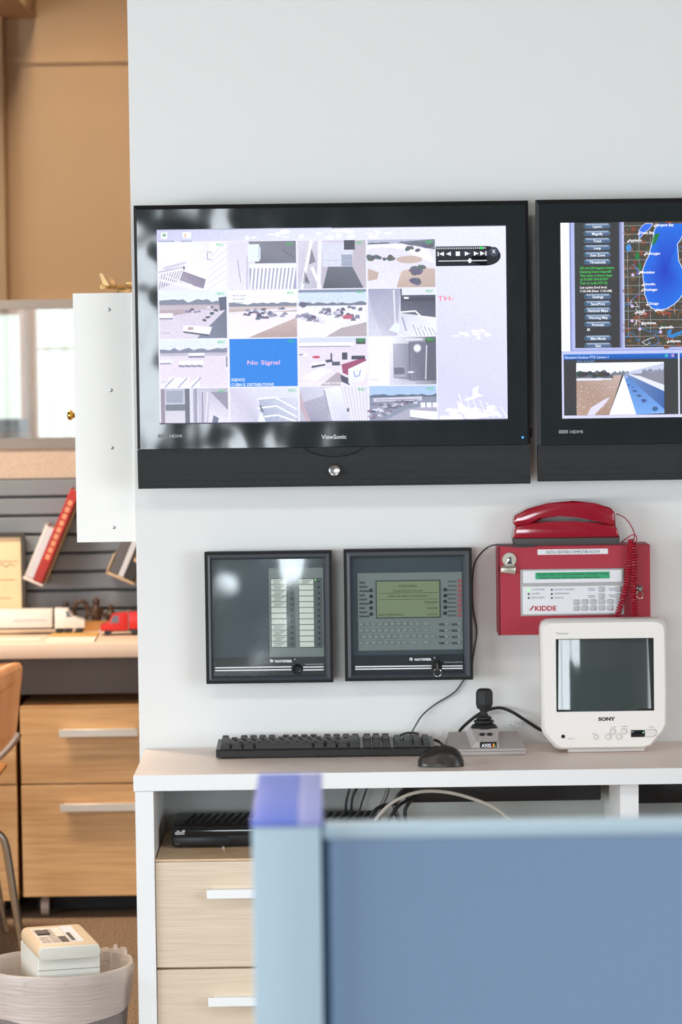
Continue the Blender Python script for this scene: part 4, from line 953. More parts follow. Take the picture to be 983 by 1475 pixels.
for j, (y0, n, x0) in enumerate(((899.3, 10, 520.5), (908.4, 10, 520.5), (917.3, 12, 524.5), (926.2, 8, 520.5))):
    for i in range(n): pk(x0+i*9.05, y0-0.013*i*9, .0094, 'keypad_key', 'key_grey')
for x, y, w in ((614.5, 898, .013), (615, 907.5, .009), (597, 925.5, .013), (615, 925, .013)): pk(x, y, w, 'keypad_key', 'key_grey')
for i in range(4): pk(643.7, 898.5+i*9, .0085, 'keypad_key', 'key_grey'); pk(662, 898+i*9, .0075, 'keypad_key', 'key_grey')
p = U(630, 957.8, PYF)
MB().lathe((p.x, PYF+0.003, p.z), (0, -1, 0), [(0, .0098), (.004, .0098), (.006, .0082), (.006, .001)], 24).build('lock', 'lock_black', t2)
def key_with_ring(label, x, y, py_, rr, s_):
    q = U(x, y, py_); t = thing('key', label, 'key', (q.x, py_-0.012, q.z))
    k = MB(); k.box(q.x-.0011, py_-0.010, q.z-.002, q.x+.0011, py_-0.0006, q.z+.002)
    k.lathe((q.x-.0011, py_-0.017, q.z-.0015), (1, 0, 0), [(0, .0078), (.0022, .0078)], 18); k.build('key_blade', 'steel_key', t)
    cz_ = q.z-s_; ring = [(q.x+rr*math.cos(a), py_-0.0195+.004*math.sin(a), cz_+rr*math.sin(a)) for a in [2*math.pi*i/28 for i in range(28)]]
    MB().tube(ring, .00085, 7, closed=True).build('split_ring', 'steel_key', t)
    return t
key_with_ring('steel key with split ring in the lock of the alarm cabinet with green display', 630, 957.8, PYF-0.002, .0078, .0135)

# ------------------------------------------------------------------ red fire suppression panel
mat('panel_red', (168, 46, 62), rough=0.5, spec=0.4, bump=0.06, bscale=600)
mat('red_dark', (110, 28, 40), rough=0.6)
mat('bezel_grey', (170, 168, 168), rough=0.4)
mat('plate_white', (226, 227, 230), rough=0.4)
mat('lcd_jade', (58, 150, 108), rough=0.3, emit=(40, 140, 90), estr=0.25)
RY = -0.085
rp = RC(717.5, 785.5, 937.3, 913.8, RY)
red = thing('suppression_panel', 'red metal fire suppression panel with white keypad below the red telephone', 'control panel', ((rp[0]+rp[2])/2, -0.002, rp[1]))
MB().box(rp[0]+.001, RY+.002, rp[1]+.001, rp[2]-.001, -0.001, rp[3]).build('box', 'panel_red', red)
MB().rbox(rp[0]+.004, RY-.001, rp[1], rp[2], RY+.0025, rp[3]-.0005, .001, 1).build('door', 'panel_red', red)
hg = MB()
MB().tube([(rp[0]+.0015, RY, rp[1]), (rp[0]+.0015, RY, rp[3]-.002)], .0024, 8).build('hinge', 'red_dark', red)
def plate(x0, y0, x1, y1, y, th, name, m_, par, rr=.002):
    r = RC(x0, y0, x1, y1, y); return MB().rbox(r[0], y-th, r[1], r[2], y, r[3], rr, 1).build(name, m_, par), r
plate(750, 819, 899.5, 886.5, RY-.001, .003, 'keypad_bezel', 'bezel_grey', red, .004)
up, ur = plate(753.7, 821.3, 896.5, 839.2, RY-.004, .0015, 'display_plate', 'plate_white', red)
lp, lr = plate(753.2, 844, 895, 884.2, RY-.004, .0015, 'keypad_plate', 'plate_white', red)
dp, dr = plate(771.6, 824, 878.8, 833.8, RY-.0055, .0006, 'display', 'lcd_jade', up, .0003)
tl, tr_ = plate(774.7, 790.8, 876.3, 798.6, RY-.001, .0006, 'name_strip', 'plate_white', red, .0002)
pm = MB(); f = FR(pm, tr_, RY-.0017, .0002); f.text('DATA CENTER/COMPUTER ROOM', .5, .80, .0060, (40, 44, 70), 1, 'c', maxw=(tr_[2]-tr_[0])*.76); pm.build('lettering', 'print_ink', tl, kind='stuff')
pm = MB(); f = FR(pm, dr, RY-.0063, .0002); f.text('KIDDE FIRE SYSTEMS NORMAL 07/24/09 10:44', .03, .46, .0042, (20, 66, 48), 1, maxw=(dr[2]-dr[0])*.94); f.text('Data Center Fire System Panel Sts', .06, .93, .0042, (20, 66, 48), 1, maxw=(dr[2]-dr[0])*.8); pm.build('display_text', 'print_ink', dp, kind='stuff')
pm = MB(); f = FR(pm, lr, RY-.0057, .0002)
a = f.px(771, 879.8); f.text('KIDDE', a[0], a[1], .0098, (184, 40, 60), 1, bold=.03, maxw=.044)
a = f.px(763.5, 879.3); f.line([(a[0], a[1]), (a[0]+.040, a[1]-.17)], .0022, (184, 40, 60), 1); f.line([(a[0]+.012, a[1]), (a[0]+.044, a[1]-.14)], .001, (150, 150, 156), 1)
for x in (766.5, 799.5):
    for k, y in enumerate((850.5, 856.3, 862.2)): u, v = f.px(x, y); f.text(('AC POWER', 'ALARM', 'PRE-ALARM', 'SYSTEM TROUBLE', 'SUPERVISORY', 'SILENCE')[k+(3 if x > 780 else 0)], u, v, .0036, (120, 122, 130), 1)
for x, y in ((847, 848.5), (847, 858.5), (876.5, 848.5), (877, 857.8)): u, v = f.px(x, y); f.rect(u, v-.03, u+.075, v, (150, 152, 158), 1); f.rect(u+.012, v+.03, u+.075, v+.06, (150, 152, 158), 1)
pm.build('lettering', 'print_ink', lp, kind='stuff')
mat('led_off', (86, 90, 96), rough=0.35)
for x in (762, 795.3):
    for y in (849.6, 855.6, 861.3):
        p = U(x, y, RY-.006); MB().cyl((p.x, RY-.0052, p.z), (0, -1, 0), .0021, .0021, .0018, 12).build('indicator', 'led_green' if (x < 770 and y < 852) else 'led_off', lp)
mat('key_pale', (186, 186, 190), rough=0.45)
src = None
for x, y in [(830.6+12.12*i, 867+9*j-.013*12*i) for j in range(2) for i in range(6)]+[(866.6, 848.7), (890.5, 848.4), (866.6, 858.3), (890.5, 858)]:
    p = U(x, y, RY-.006); c = (p.x, RY-.0055, p.z)
    if src is None: src = MB().rbox(-.0060, -.0030, -.0052, .0060, 0.0004, .0052, .0015, 1).build('keypad_key', 'key_pale', lp, at=c)
    else: inst(src, 'keypad_key', c, lp)
p = U(920.7, 847.5, RY)
MB().lathe((p.x, RY-.0008, p.z), (0, -1, 0), [(0, .0075), (.003, .0072), (.005, .005), (.005, .001)], 20).build('lock', 'chrome', red)
key_with_ring('steel key with split ring in the lock of the red panel', 920.7, 847.5, RY-.0058, .0074, .0115)
# magnetic clip
p = U(734, 806, RY)
mat('clip_silver', (206, 200, 184), rough=0.35, metal=0.75)
mc = thing('magnetic_clip', 'round chrome magnetic clip stuck on the red panel', 'clip', (p.x, RY-.001, p.z))
MB().lathe((p.x, RY-.0012, p.z), (0, -1, 0), [(0, .0148), (.003, .0148), (.0042, .0138), (.0042, .002)], 28).build('magnet_disc', 'clip_silver', mc)
q = U(732.6, 821.5, RY-.008)
MB().prism([(q.x-.0150, q.z+.004), (q.x-.013, q.z+.008), (q.x+.0145, q.z+.0085), (q.x+.0155, q.z+.004), (q.x+.0135, q.z-.0085), (q.x-.0165, q.z-.0035)], RY-.010, RY-.0056, .0014).build('jaw', 'clip_silver', mc)
MB().tube([(q.x-.015, RY-.0095, q.z+.0065), (q.x+.0155, RY-.0095, q.z+.0068)], .0025, 8).build('spring_hinge', 'silver_button', mc)
MB().prism([(p.x-.004, p.z+.006), (p.x+.004, p.z+.006), (p.x+.006, p.z-.009), (p.x-.006, p.z-.009)], RY-.0085, RY-.0055, .0008).build('lever', 'chrome', mc)

# ------------------------------------------------------------------ red telephone on top of the panel
mat('phone_red', (150, 14, 36), rough=0.14, spec=0.6, coat=0.5)
mat('phone_foot', (66, 60, 60), rough=0.5)
mat('cord_red', (160, 22, 44), rough=0.35)
PHY = -0.083; ptz = rp[3]
def W2(pts, y): return [(U(a, b, y).x, U(a, b, y).z) for a, b in pts]
ph = thing('telephone', 'glossy red corded telephone resting on top of the red panel', 'telephone', (U(815, 786, PHY).x, -0.04, ptz))
zfix = ptz+.0004-min(z for x, z in W2([(742.5, 786.6), (892, 784.6)], PHY))
def WP(pts): return [(x, z+zfix) for x, z in W2(pts, PHY)]
MB().prism(WP([(740, 776), (893.4, 774.2), (892.4, 784.7), (742.5, 786.7)]), PHY, -0.006, .0015).build('foot', 'phone_foot', ph, 'grey plastic foot')
MB().prism(WP([(739.3, 776), (743, 760), (758, 754.5), (786, 752), (821, 750.8), (855, 753), (887, 757), (890.5, 763), (893.6, 774)]), PHY, -0.006, .004, 3).build('base', 'phone_red', ph)
MB().prism(WP([(741, 756.5), (740.6, 750), (743, 743.5), (761, 733.4), (791, 725.2), (827, 721.6), (858, 725.2), (881, 732), (887, 739), (888.6, 757.6), (882, 756.8), (856, 750.6), (834, 742.5), (806, 740.5), (789, 743), (779, 750.2), (764, 754), (746, 760)]), PHY+.008, -0.014, .005, 3).build('handset', 'phone_red', ph)
pts = WP([(889.5, 741.5), (895, 743), (902, 747), (908, 754), (912.5, 763), (914.5, 770), (913, 776)])
MB().tube([(x, -0.045-.009*i, z) for i, (x, z) in enumerate(pts)], .0011, 7).build('handset_lead', 'cord_red', ph)
MB().box(pts[0][0]-.004, -0.05, pts[0][1]-.003, pts[0][0]+.001, -0.04, pts[0][1]+.003).build('lead_plug', 'plate_white', ph)
def smooth(pts, n=12):
    P = [Vector(p) for p in pts]; P = [P[0]*2-P[1]]+P+[P[-1]*2-P[-2]]; out = []
    for i in range(1, len(P)-2):
        for k in range(n):
            t = k/n; out.append(0.5*((2*P[i])+(-P[i-1]+P[i+1])*t+(2*P[i-1]-5*P[i]+4*P[i+1]-P[i+2])*t*t+(-P[i-1]+3*P[i]-3*P[i+1]+P[i+2])*t**3))
    out.append(P[-2]); return out
def coil(path, turns, rad, wire):
    c = smooth(path, 40); n = len(c); tot = turns*10; out = []
    for k in range(tot+1):
        q = k/tot*(n-1); i = min(int(q), n-2); p = c[i].lerp(c[i+1], q-i); t = (c[i+1]-c[i]).normalized()
        a = t.cross(Vector((0, 1, 0))).normalized(); b = t.cross(a); g = 2*math.pi*k/10
        out.append(p+(a*math.cos(g)+b*math.sin(g))*rad)
    return MB().tube(out, wire, 6)
CY = RY-.017
path = [U(x, y, CY) for x, y in ((909.5, 777), (908, 800), (905, 830), (898, 860), (889, 890), (886, 903))]
path += [U(x, y, CY+.002) for x, y in ((895, 915), (908, 916))]
path += [U(x, y, CY-.001) for x, y in ((915.5, 903), (915, 880), (913.5, 850), (914, 815), (914.5, 782))]
coil(path, 98, .0050, .0019).build('coiled_cord', 'cord_red', ph, 'red coiled handset cord')
MB().tube(smooth([pts[-1][0:1] and (pts[-1][0], -0.099, pts[-1][1]), U(909.5, 777, CY)], 4), .0012, 6).build('cord_joint', 'cord_red', ph)
lp_ = smooth([U(914.5, 782, CY), U(918, 776, CY), U(914, 770, CY), U(905, 774, CY+.01), U(896, 781, CY+.04)], 6)
MB().tube(lp_, .0012, 6).build('base_lead', 'cord_red', ph)

# grey telephone line running down behind the alarm cabinet to the desk
mat('cord_grey', (70, 72, 76), rough=0.45); mat('cord_black', (18, 18, 19), rough=0.4)
line = [U(770, 787.5, RY-.003)+Vector((0, 0, .001)), U(741, 787, RY-.004), U(716, 784.5, -.07), U(702, 789, -.03), U(690, 801, -.012), U(683.5, 815, -.006), U(681, 840, -.005), U(682, 875, -.005), U(686.5, 900, -.005), U(687, 915, -.005), U(683, 940, -.005), U(679, 962, -.005), U(667, 982, -.005), U(654, 998, -.005), U(628, 1014, -.006), U(609, 1030, -.010), U(599, 1045, -.015), U(592, 1058, -.010)]
line.append(Vector((line[-1].x-.008, -.008, DZ+.003)))
solo(MB().tube(smooth(line, 8), .0016, 7), 'telephone_line', 'cord_grey', 'thin grey telephone line running from the red telephone down behind the alarm cabinet', 'cable')

# ------------------------------------------------------------------ small white CRT television
mat('crt_white', (238, 233, 228), rough=0.4, spec=0.4)
mat('crt_side', (226, 212, 204), rough=0.45)
mat('crt_glass', (66, 74, 72), rough=0.05, spec=0.6)
mat('crt_surround', (22, 22, 22), rough=0.4)
CF = -0.185
crt = thing('crt_television', 'small white tube television with dark screen on the desk', 'television', (U(873, 1083, -.16).x, -0.12, DZ))
def crt_out(grow, y, dz=0.0):
    o = [(779+0, 906), (782, 898), (788, 894.5), (797, 893.6), (873, 892.4), (943, 891.4), (953, 892.5), (959, 897), (961, 904), (962.6, 1000), (962.3, 1046), (958, 1055), (940, 1076), (930, 1079.5), (873, 1080.2), (808, 1081), (800, 1078), (785, 1060), (781.6, 1052)]
    cx_, cy_ = 871, 987
    return [U(cx_+(a-cx_)*grow, cy_+(b-cy_)*grow, CF)+Vector((0, y-CF, dz)) for a, b in o]
front = crt_out(0.955, CF); n = len(front)
rim0 = crt_out(0.985, CF+.006); rim1 = crt_out(1.0, CF+.018); b1 = crt_out(1.0, CF+.05)
b2 = crt_out(0.80, CF+.098, -.022); b3 = crt_out(0.60, -0.012, -.040)
sc = RC(801.5, 919.5, 942.8, 1025, CF)
ins = [Vector((sc[0] if x < 0 else sc[2], CF, sc[1] if z < 0 else sc[3])) for x, z in ((-1, 1), (1, 1), (1, -1), (-1, -1))]
shell = MB(); shell.loft([rim1, b1, b2, b3], caps=False); shell.add(b3, [tuple(range(n))])
shell.build('rear_shell', 'crt_side', crt)
# face with a rectangular opening
bm = bmesh.new()
ov = [bm.verts.new(p) for p in front]; iv = [bm.verts.new(p) for p in ins]; iv2 = [bm.verts.new(p+Vector((0, .008, 0))) for p in ins]
e1 = [bm.edges.new((ov[i], ov[(i+1) % n])) for i in range(n)]+[bm.edges.new((iv[i], iv[(i+1) % 4])) for i in range(4)]
bmesh.ops.triangle_fill(bm, edges=e1, use_beauty=True)
face = MB().bm(bm, False)
face.loft([front, rim0, rim1], caps=False)
face.add(ins+[p+Vector((0, .022, 0)) for p in ins], [(i, (i+1) % 4, 4+(i+1) % 4, 4+i) for i in range(4)])
fc = face.build('front_bezel', 'crt_white', crt)
# screen, curved across
gx = MB(); nx_, nz_ = 24, 18; vv = []; ff = []
cxs, czs = (sc[0]+sc[2])/2, (sc[1]+sc[3])/2; R1, R2 = .50, 8.0
for j in range(nz_+1):
    for i in range(nx_+1):
        x = sc[0]+(sc[2]-sc[0])*i/nx_; z = sc[1]+(sc[3]-sc[1])*j/nz_
        vv.append((x, CF+.0068+(z-czs)*math.tan(math.radians(4.3))+((x-cxs)**2)/(2*R1)+((z-czs)**2)/(2*R2), z))
for j in range(nz_):
    for i in range(nx_): k = j*(nx_+1)+i; ff.append((k, k+1, k+nx_+2, k+nx_+1))
gx.add(vv, ff, True); gx.build('screen', 'crt_glass', crt, 'dark curved glass screen')
frame_boxes(MB(), sc, (sc[0]+.003, sc[1]+.0035, sc[2]-.002, sc[3]-.002), CF+.006, CF+.022).build('screen_surround', 'crt_surround', crt)
bp = RC(818.5, 1074, 929, 1084, -.155)
MB().rbox(bp[0], -.158, DZ+.0004, bp[2], -.03, DZ+.016, .0015, 1).build('stand', 'crt_white', crt)
pm = MB(); f = FR(pm, RC(779, 892, 962, 1081, CF), CF-.0002, .0002)
u, v = f.px(874.5, 1038); f.text('SONY', u, v, .0068, (28, 30, 36), 1, 'c', bold=.05, maxw=.034)
u, v = f.px(801, 914); f.text('Trinitron', u, v, .0048, (150, 150, 150), 1)
for x, y, t_ in ((856, 1057.5, 'MENU'), (884, 1048, 'VOLUME'), (900, 1047, 'CHANNEL'), (939, 1048, 'POWER')): u, v = f.px(x, y); f.text(t_, u, v, .0022, (150, 150, 150), 1, 'c')
u, v = f.px(818, 1065); f.text('VIDEO IN', u, v, .0024, (150, 150, 150), 1)
pm.build('lettering', 'print_ink', fc, kind='stuff')
mat('crt_button', (228, 223, 218), rough=0.35); mat('button_gap', (140, 134, 130), rough=0.6)
for x, y, r in ((859, 1062, .0042), (876.8, 1061.3, .0056), (883.4, 1053.7, .0056), (892.2, 1061, .0056), (899.3, 1053.2, .0056)):
    p = U(x, y, CF); MB().lathe((p.x, CF-.0001, p.z), (0, -1, 0), [(0, r+.0007), (.0003, r+.0007)], 20).build('button_ring', 'button_gap', fc)
    MB().lathe((p.x, CF, p.z), (0, -1, 0), [(0, r), (.0014, r), (.002, r-.0006), (.002, .0005)], 20).build('button', 'crt_button', fc)
p = U(811.6, 1060.8, CF); MB().lathe((p.x, CF-.0002, p.z), (0, -1, 0), [(0, .0038), (.0006, .0038)], 18).build('video_socket', 'black_matte', fc)
w = RC(909.3, 1051.4, 929.6, 1061.8, CF); MB().rbox(w[0], CF-.0012, w[1], w[2], CF+.001, w[3], .002).build('sensor_window', 'black_gloss', fc)
w2 = RC(930, 1051, 946.7, 1061.3, CF)
dpts = [(w2[0], w2[3]), (w2[2]-.004, w2[3]), (w2[2]-.001, w2[3]-.003), (w2[2], w2[3]-.006), (w2[2]-.003, w2[1]+.003), (w2[2]-.010, w2[1]), (w2[0], w2[1])]
gp_ = [(x+(.0007 if x > w2[0]+.002 else 0), z+(.0007 if z > (w2[1]+w2[3])/2 else -.0007)) for x, z in dpts]
MB().prism(gp_, CF-.0004, CF+.001).build('power_gap', 'button_gap', fc)
MB().prism(dpts, CF-.0012, CF+.001, .0004, 1).build('power_switch', 'crt_button', fc)
p = U(927, 1055, CF); MB().ball((p.x, CF-.0013, p.z), .001, .0006, .001).build('status_light', 'led_green', fc)
# ------------------------------------------------------------------ keyboard
mat('kb_case', (36, 35, 36), rough=0.4, spec=0.5)
mat('kb_key', (44, 43, 44), rough=0.45, spec=0.5)
kl = UZ(311.4, 1094, DZ); kr = UZ(627, 1089.3, DZ)
kx0, kx1 = kl.x, kr.x; kf = (kl.y+kr.y)/2+0.002; kdp = 0.148
kbd = thing('keyboard', 'black full size computer keyboard lying on the desk', 'keyboard', ((kx0+kx1)/2, kf+kdp/2, DZ))
tilt = math.atan2(0.004, kdp)
def kz(yy): return DZ+0.018+(yy-kf)*math.tan(tilt)       # upper face of the case
case = MB()
pr = [(kf, DZ+.0035), (kf-.001, DZ+.016), (kf+.006, kz(kf)+.0005), (kf+kdp, kz(kf+kdp)), (kf+kdp, DZ+.012), (kf+kdp-.02, DZ+.006)]
m_ = len(pr); case.add([(kx0, a, b) for a, b in pr]+[(kx1, a, b) for a, b in pr], [tuple(range(m_))[::-1], tuple(range(m_, 2*m_))]+[(i, (i+1) % m_, m_+(i+1) % m_, m_+i) for i in range(m_)])
case.build('case', 'kb_case', kbd)
for x in (kx0+.03, kx1-.03, (kx0+kx1)/2):
    MB().box(x-.02, kf+.006, DZ+.0002, x+.02, kf+.014, DZ+.0075).build('foot', 'black_matte', kbd)
for x in (kx0+.03, kx1-.03): MB().box(x-.012, kf+kdp-.022, DZ+.0002, x+.012, kf+kdp-.014, DZ+.0115).build('foot', 'black_matte', kbd)
U1 = (kx1-kx0-.012)/22.55
KCACHE = {}
def key(ux, row, w=1.0, hgt=1):
    y0 = kf+.010+[5, 4, 3, 2, 1, 0][row]*.0222+(.006 if row == 0 else 0); dep = .0195+(.0222 if hgt > 1 else 0)
    x = kx0+.006+ux*U1; k = (round(w, 2), hgt)
    c = Vector((x+w*U1/2, y0+dep/2, kz(y0+dep/2)+.0002))
    if k not in KCACHE:
        a, b = w*U1/2-.0007, dep/2; ta, tb = a-.0032, b-.0032; mb = MB()
        v = [(-a, -b, 0), (a, -b, 0), (a, b, 0), (-a, b, 0), (-ta, -tb, .0082), (ta, -tb, .0082), (ta, tb+.0012, .0092), (-ta, tb+.0012, .0092)]
        mb.add(v, [(0, 3, 2, 1), (4, 5, 6, 7), (0, 1, 5, 4), (1, 2, 6, 5), (2, 3, 7, 6), (3, 0, 4, 7)])
        o = mb.build('key', 'kb_key', kbd, at=c); KCACHE[k] = o
    else: o = inst(KCACHE[k], 'key', c, kbd)
    o.rotation_euler.x = tilt+[.10, .07, .02, -.02, -.05, -.08][row]*-1
    return o
for u in (0, 2, 3, 4, 5, 6.5, 7.5, 8.5, 9.5, 11, 12, 13, 14, 15.25, 16.25, 17.25): key(u, 0)
for i in range(13): key(i, 1)
key(13, 1, 2)
key(0, 2, 1.5)
for i in range(12): key(1.5+i, 2)
key(13.5, 2, 1.5)
key(0, 3, 1.75)
for i in range(11): key(1.75+i, 3)
key(12.75, 3, 2.25)
key(0, 4, 2.25)
for i in range(10): key(2.25+i, 4)
key(12.25, 4, 2.75)
for u, w in ((0, 1.25), (1.25, 1.25), (2.5, 1.25), (3.75, 6.25), (10, 1.25), (11.25, 1.25), (12.5, 1.25), (13.75, 1.25)): key(u, 5, w)
for r_ in (1, 2):
    for i in range(3): key(15.25+i, r_)
key(16.25, 4)
for i in range(3): key(15.25+i, 5)
for r_ in (1, 2, 3, 4):
    for i in range(3): key(18.5+i, r_)
key(18.5, 5, 2); key(20.5, 5)
key(21.5, 1); key(21.5, 3, 1, 2); key(21.5, 5, 1, 2)

# ------------------------------------------------------------------ mouse
mat('mouse_black', (38, 34, 32), rough=0.35, spec=0.5)
mp = UZ(636, 1106, DZ); ms = S(636, 1095, mp.y)
ml = 66/ms; my = mp.y+.034; mx = mp.x+.0005
mou = thing('mouse', 'black computer mouse near the front edge of the desk', 'mouse', (mx, my, DZ))
rings = []
for u, hz, wy in ((-.5, .010, .010), (-.47, .0165, .017), (-.38, .0245, .0245), (-.25, .0315, .0285), (-.08, .0375, .0305), (.10, .0395, .0315), (.28, .0355, .032), (.40, .0275, .0295), (.47, .018, .024), (.5, .009, .016)):
    ring = []
    for k in range(16):
        a = 2*math.pi*k/16; cy_ = math.cos(a); sz_ = math.sin(a)
        z = DZ+.0015+(hz*max(0, sz_)**0.8 if sz_ > 0 else 0.0009*sz_)
        ring.append(Vector((mx+u*ml, my+wy*(1 if cy_ > 0 else -1)*abs(cy_)**0.75, z)))
    rings.append(ring)
MB().loft(rings).build('shell', 'mouse_black', mou)
gv = MB(); gpts = []
for u, hz in ((-.47, .0165), (-.38, .0245), (-.25, .0315), (-.08, .0375)): gpts.append(Vector((mx+u*ml, my, DZ+.0022+hz)))
MB().tube(gpts, .0008, 6).build('button_seam', 'black_matte', mou)
MB().cyl((mx-.30*ml, my-.003, DZ+.0275), (0, 1, 0), .0055, .0055, .006, 14).build('scroll_wheel', 'black_matte', mou)
mat('mouse_side', (52, 40, 34), rough=0.3)
sp = MB()
ss = [((-.42, .006), (-.40, .017)), ((-.25, .006), (-.25, .019)), ((-.05, .006), (-.05, .0175)), ((.08, .004), (.08, .010))]
wy_ = [.0252, .0298, .0312, .0322]
vv = [];
for (lo, hi), w_ in zip(ss, wy_): vv += [(mx+lo[0]*ml, my-w_-.0002, DZ+.0015+lo[1]), (mx+hi[0]*ml, my-w_*.93, DZ+.0015+hi[1])]
sp.add(vv, [(0, 2, 3, 1), (2, 4, 5, 3), (4, 6, 7, 5)], True); sp.build('thumb_grip', 'mouse_side', mou)

# ------------------------------------------------------------------ camera joystick
mat('joy_grey', (178, 170, 168), rough=0.5, spec=0.4, bump=0.05, bscale=500)
mat('joy_rubber', (24, 24, 25), rough=0.6)
jf = UZ(700, 1088.5, DZ).y; js = S(700, 1080, jf)
jl, jr = UZ(643, 1089.5, DZ).x, UZ(758.5, 1087.5, DZ).x; jd = .135; jc = (jl+jr)/2
joy = thing('joystick_controller', 'grey desktop joystick controller with black knob between mouse and tube television', 'joystick', (jc, jf+jd/2, DZ))
MB().rbox(jl, jf, DZ+.0003, jr, jf+jd, DZ+.0085, .003).build('base_tray', 'joy_grey', joy)
b = MB()
top_ = [(jl+.0005, jf+.001), (jr-.0005, jf+.001), (jr-.004, jf+jd-.002), (jl+.004, jf+jd-.002)]
b.add([(x, y, DZ+.0088) for x, y in top_]+[(jl+.001, jf+.003, DZ+.013), (jr-.001, jf+.003, DZ+.013), (jr-.010, jf+jd-.012, DZ+.034), (jl+.010, jf+jd-.012, DZ+.034)], [(0, 3, 2, 1), (4, 5, 6, 7), (0, 1, 5, 4), (1, 2, 6, 5), (2, 3, 7, 6), (3, 0, 4, 7)])
b.build('sloped_body', 'joy_grey', joy)
c1 = jc+.003
MB().add([(c1-.036, jf+.012, DZ+.012), (c1+.026, jf+.012, DZ+.012), (c1+.030, jf+jd-.022, DZ+.03), (c1-.040, jf+jd-.022, DZ+.03),
          (c1-.022, jf+.014, DZ+.026), (c1+.020, jf+.014, DZ+.026), (c1+.026, jf+.055, DZ+.0475), (c1-.030, jf+.055, DZ+.0475), (c1+.026, jf+jd-.026, DZ+.0475), (c1-.030, jf+jd-.026, DZ+.0475)],
         [(0, 1, 5, 4), (4, 5, 6, 7), (7, 6, 8, 9), (9, 8, 2, 3), (1, 2, 8, 6, 5), (0, 4, 7, 9, 3), (0, 3, 2, 1)]).build('console', 'joy_grey', joy)
for dx in (-.009, .0065):
    m = MB().ball((c1+dx, jf+.036, DZ+.0385), .0060, .006, .0035); m.build('button', 'joy_rubber', joy)
lab = RC(692, 1068.6, 715.8, 1079, jf+.0125)
lb = MB().box(lab[0], jf+.0112, lab[1], lab[2], jf+.0128, lab[3]).build('name_plate', 'black_matte', joy, 'black name plate with white lettering')
pm = MB(); f = FR(pm, lab, jf+.0110, .0002)
f.text('AXIS', .08, .72, .0068, (240, 242, 245), 1, bold=.03, maxw=.0195)
f.poly([(.66, .78), (.98, .78), (.82, .14)], (226, 170, 50), 1); f.poly([(.66, .78), (.82, .78), (.76, .40)], (196, 70, 50), 2); f.poly([(.80, .78), (.98, .78), (.86, .42)], (90, 150, 90), 2)
pm.build('lettering', 'print_ink', lb, kind='stuff')
sx_, sy_, sz_ = c1-.003, jf+.078, DZ+.0475
MB().lathe((sx_, sy_, sz_-.001), (0, 0, 1), [(0, .026), (.003, .0265), (.0075, .0235), (.010, .017), (.012, .0205), (.0155, .0205), (.018, .014), (.020, .0165), (.0225, .016), (.025, .010), (.030, .0075)], 28).build('boot', 'joy_rubber', joy)
st = MB().lathe((sx_+.001, sy_, sz_+.026), (0.01, 0, 1), [(0, .006), (.007, .006), (.0075, .0095), (.012, .0105), (.0125, .0145), (.022, .0172), (.044, .0172), (.050, .0155), (.0535, .0115), (.0525, .006), (.0525, .001)], 8, smooth=False)
st.build('knob', 'joy_rubber', joy, 'black faceted knob')

# ------------------------------------------------------------------ cables on the desk
jb = Vector((jc-.03, jf+jd, DZ+.016))
solo(MB().tube(smooth([jb+Vector((-.02, .004, 0)), U(664, 1051, -.03), U(684, 1033, -.022), U(700, 1024, -.018), U(719, 1019.5, -.016), U(738, 1025.5, -.018), U(761, 1040, -.022), U(781, 1052, -.03), U(800, 1056, -.03)], 8), .0034, 8), 'black_cable', 'cord_black', 'thick black cable arching behind the joystick towards the tube television', 'cable')
kbx = U(576, 1060, kf+kdp+.006)
kc_ = [Vector((kx1-.05, kf+kdp-.001, DZ+.02)), U(603, 1058, -.012), U(594, 1055.6, -.010), U(584, 1056.5, -.012), U(576, 1060, -.014)]
solo(MB().tube(smooth(kc_, 8), .0024, 7), 'keyboard_cable', 'cord_black', 'black keyboard cable looping behind the right end of the keyboard', 'cable')
ja = Vector((jl-.002, jf+.07, DZ+.012))
solo(MB().tube(smooth([Vector((kx1+.0015, kf+.10, DZ+.021)), Vector((kx1+.012, kf+.095, DZ+.017)), ja], 8), .0028, 7), 'joystick_cable', 'cord_black', 'short black cable between keyboard and joystick base', 'cable')
mat('clear_plastic', (240, 242, 244), rough=0.35); MATS['clear_plastic'].node_tree.nodes['Principled BSDF'].inputs['Alpha'].default_value = 0.4
def crumple(label, pts, r):
    mb = MB(); P = smooth(pts, 5); rr = [r*(0.6+0.6*random.random()) for _ in P]
    mb.tube(P, rr, 7); return solo(mb, 'plastic_wrap', 'clear_plastic', label, 'wrapper')
crumple('crumpled clear plastic wrap on the wall right of the joystick', [U(727, 1048, -.014), U(736, 1041, -.014), U(748, 1045, -.014), U(752, 1041, -.014)], .0055)
crumple('clear plastic sleeve around the black cable beside the tube television', [U(758, 1036, -.014), U(765, 1039, -.014), U(773, 1046, -.014)], .006)
crumple('clear plastic wrap standing between keyboard and joystick', [U(630, 1062, -.03), U(636, 1057, -.03), U(641, 1060, -.03)], .006)

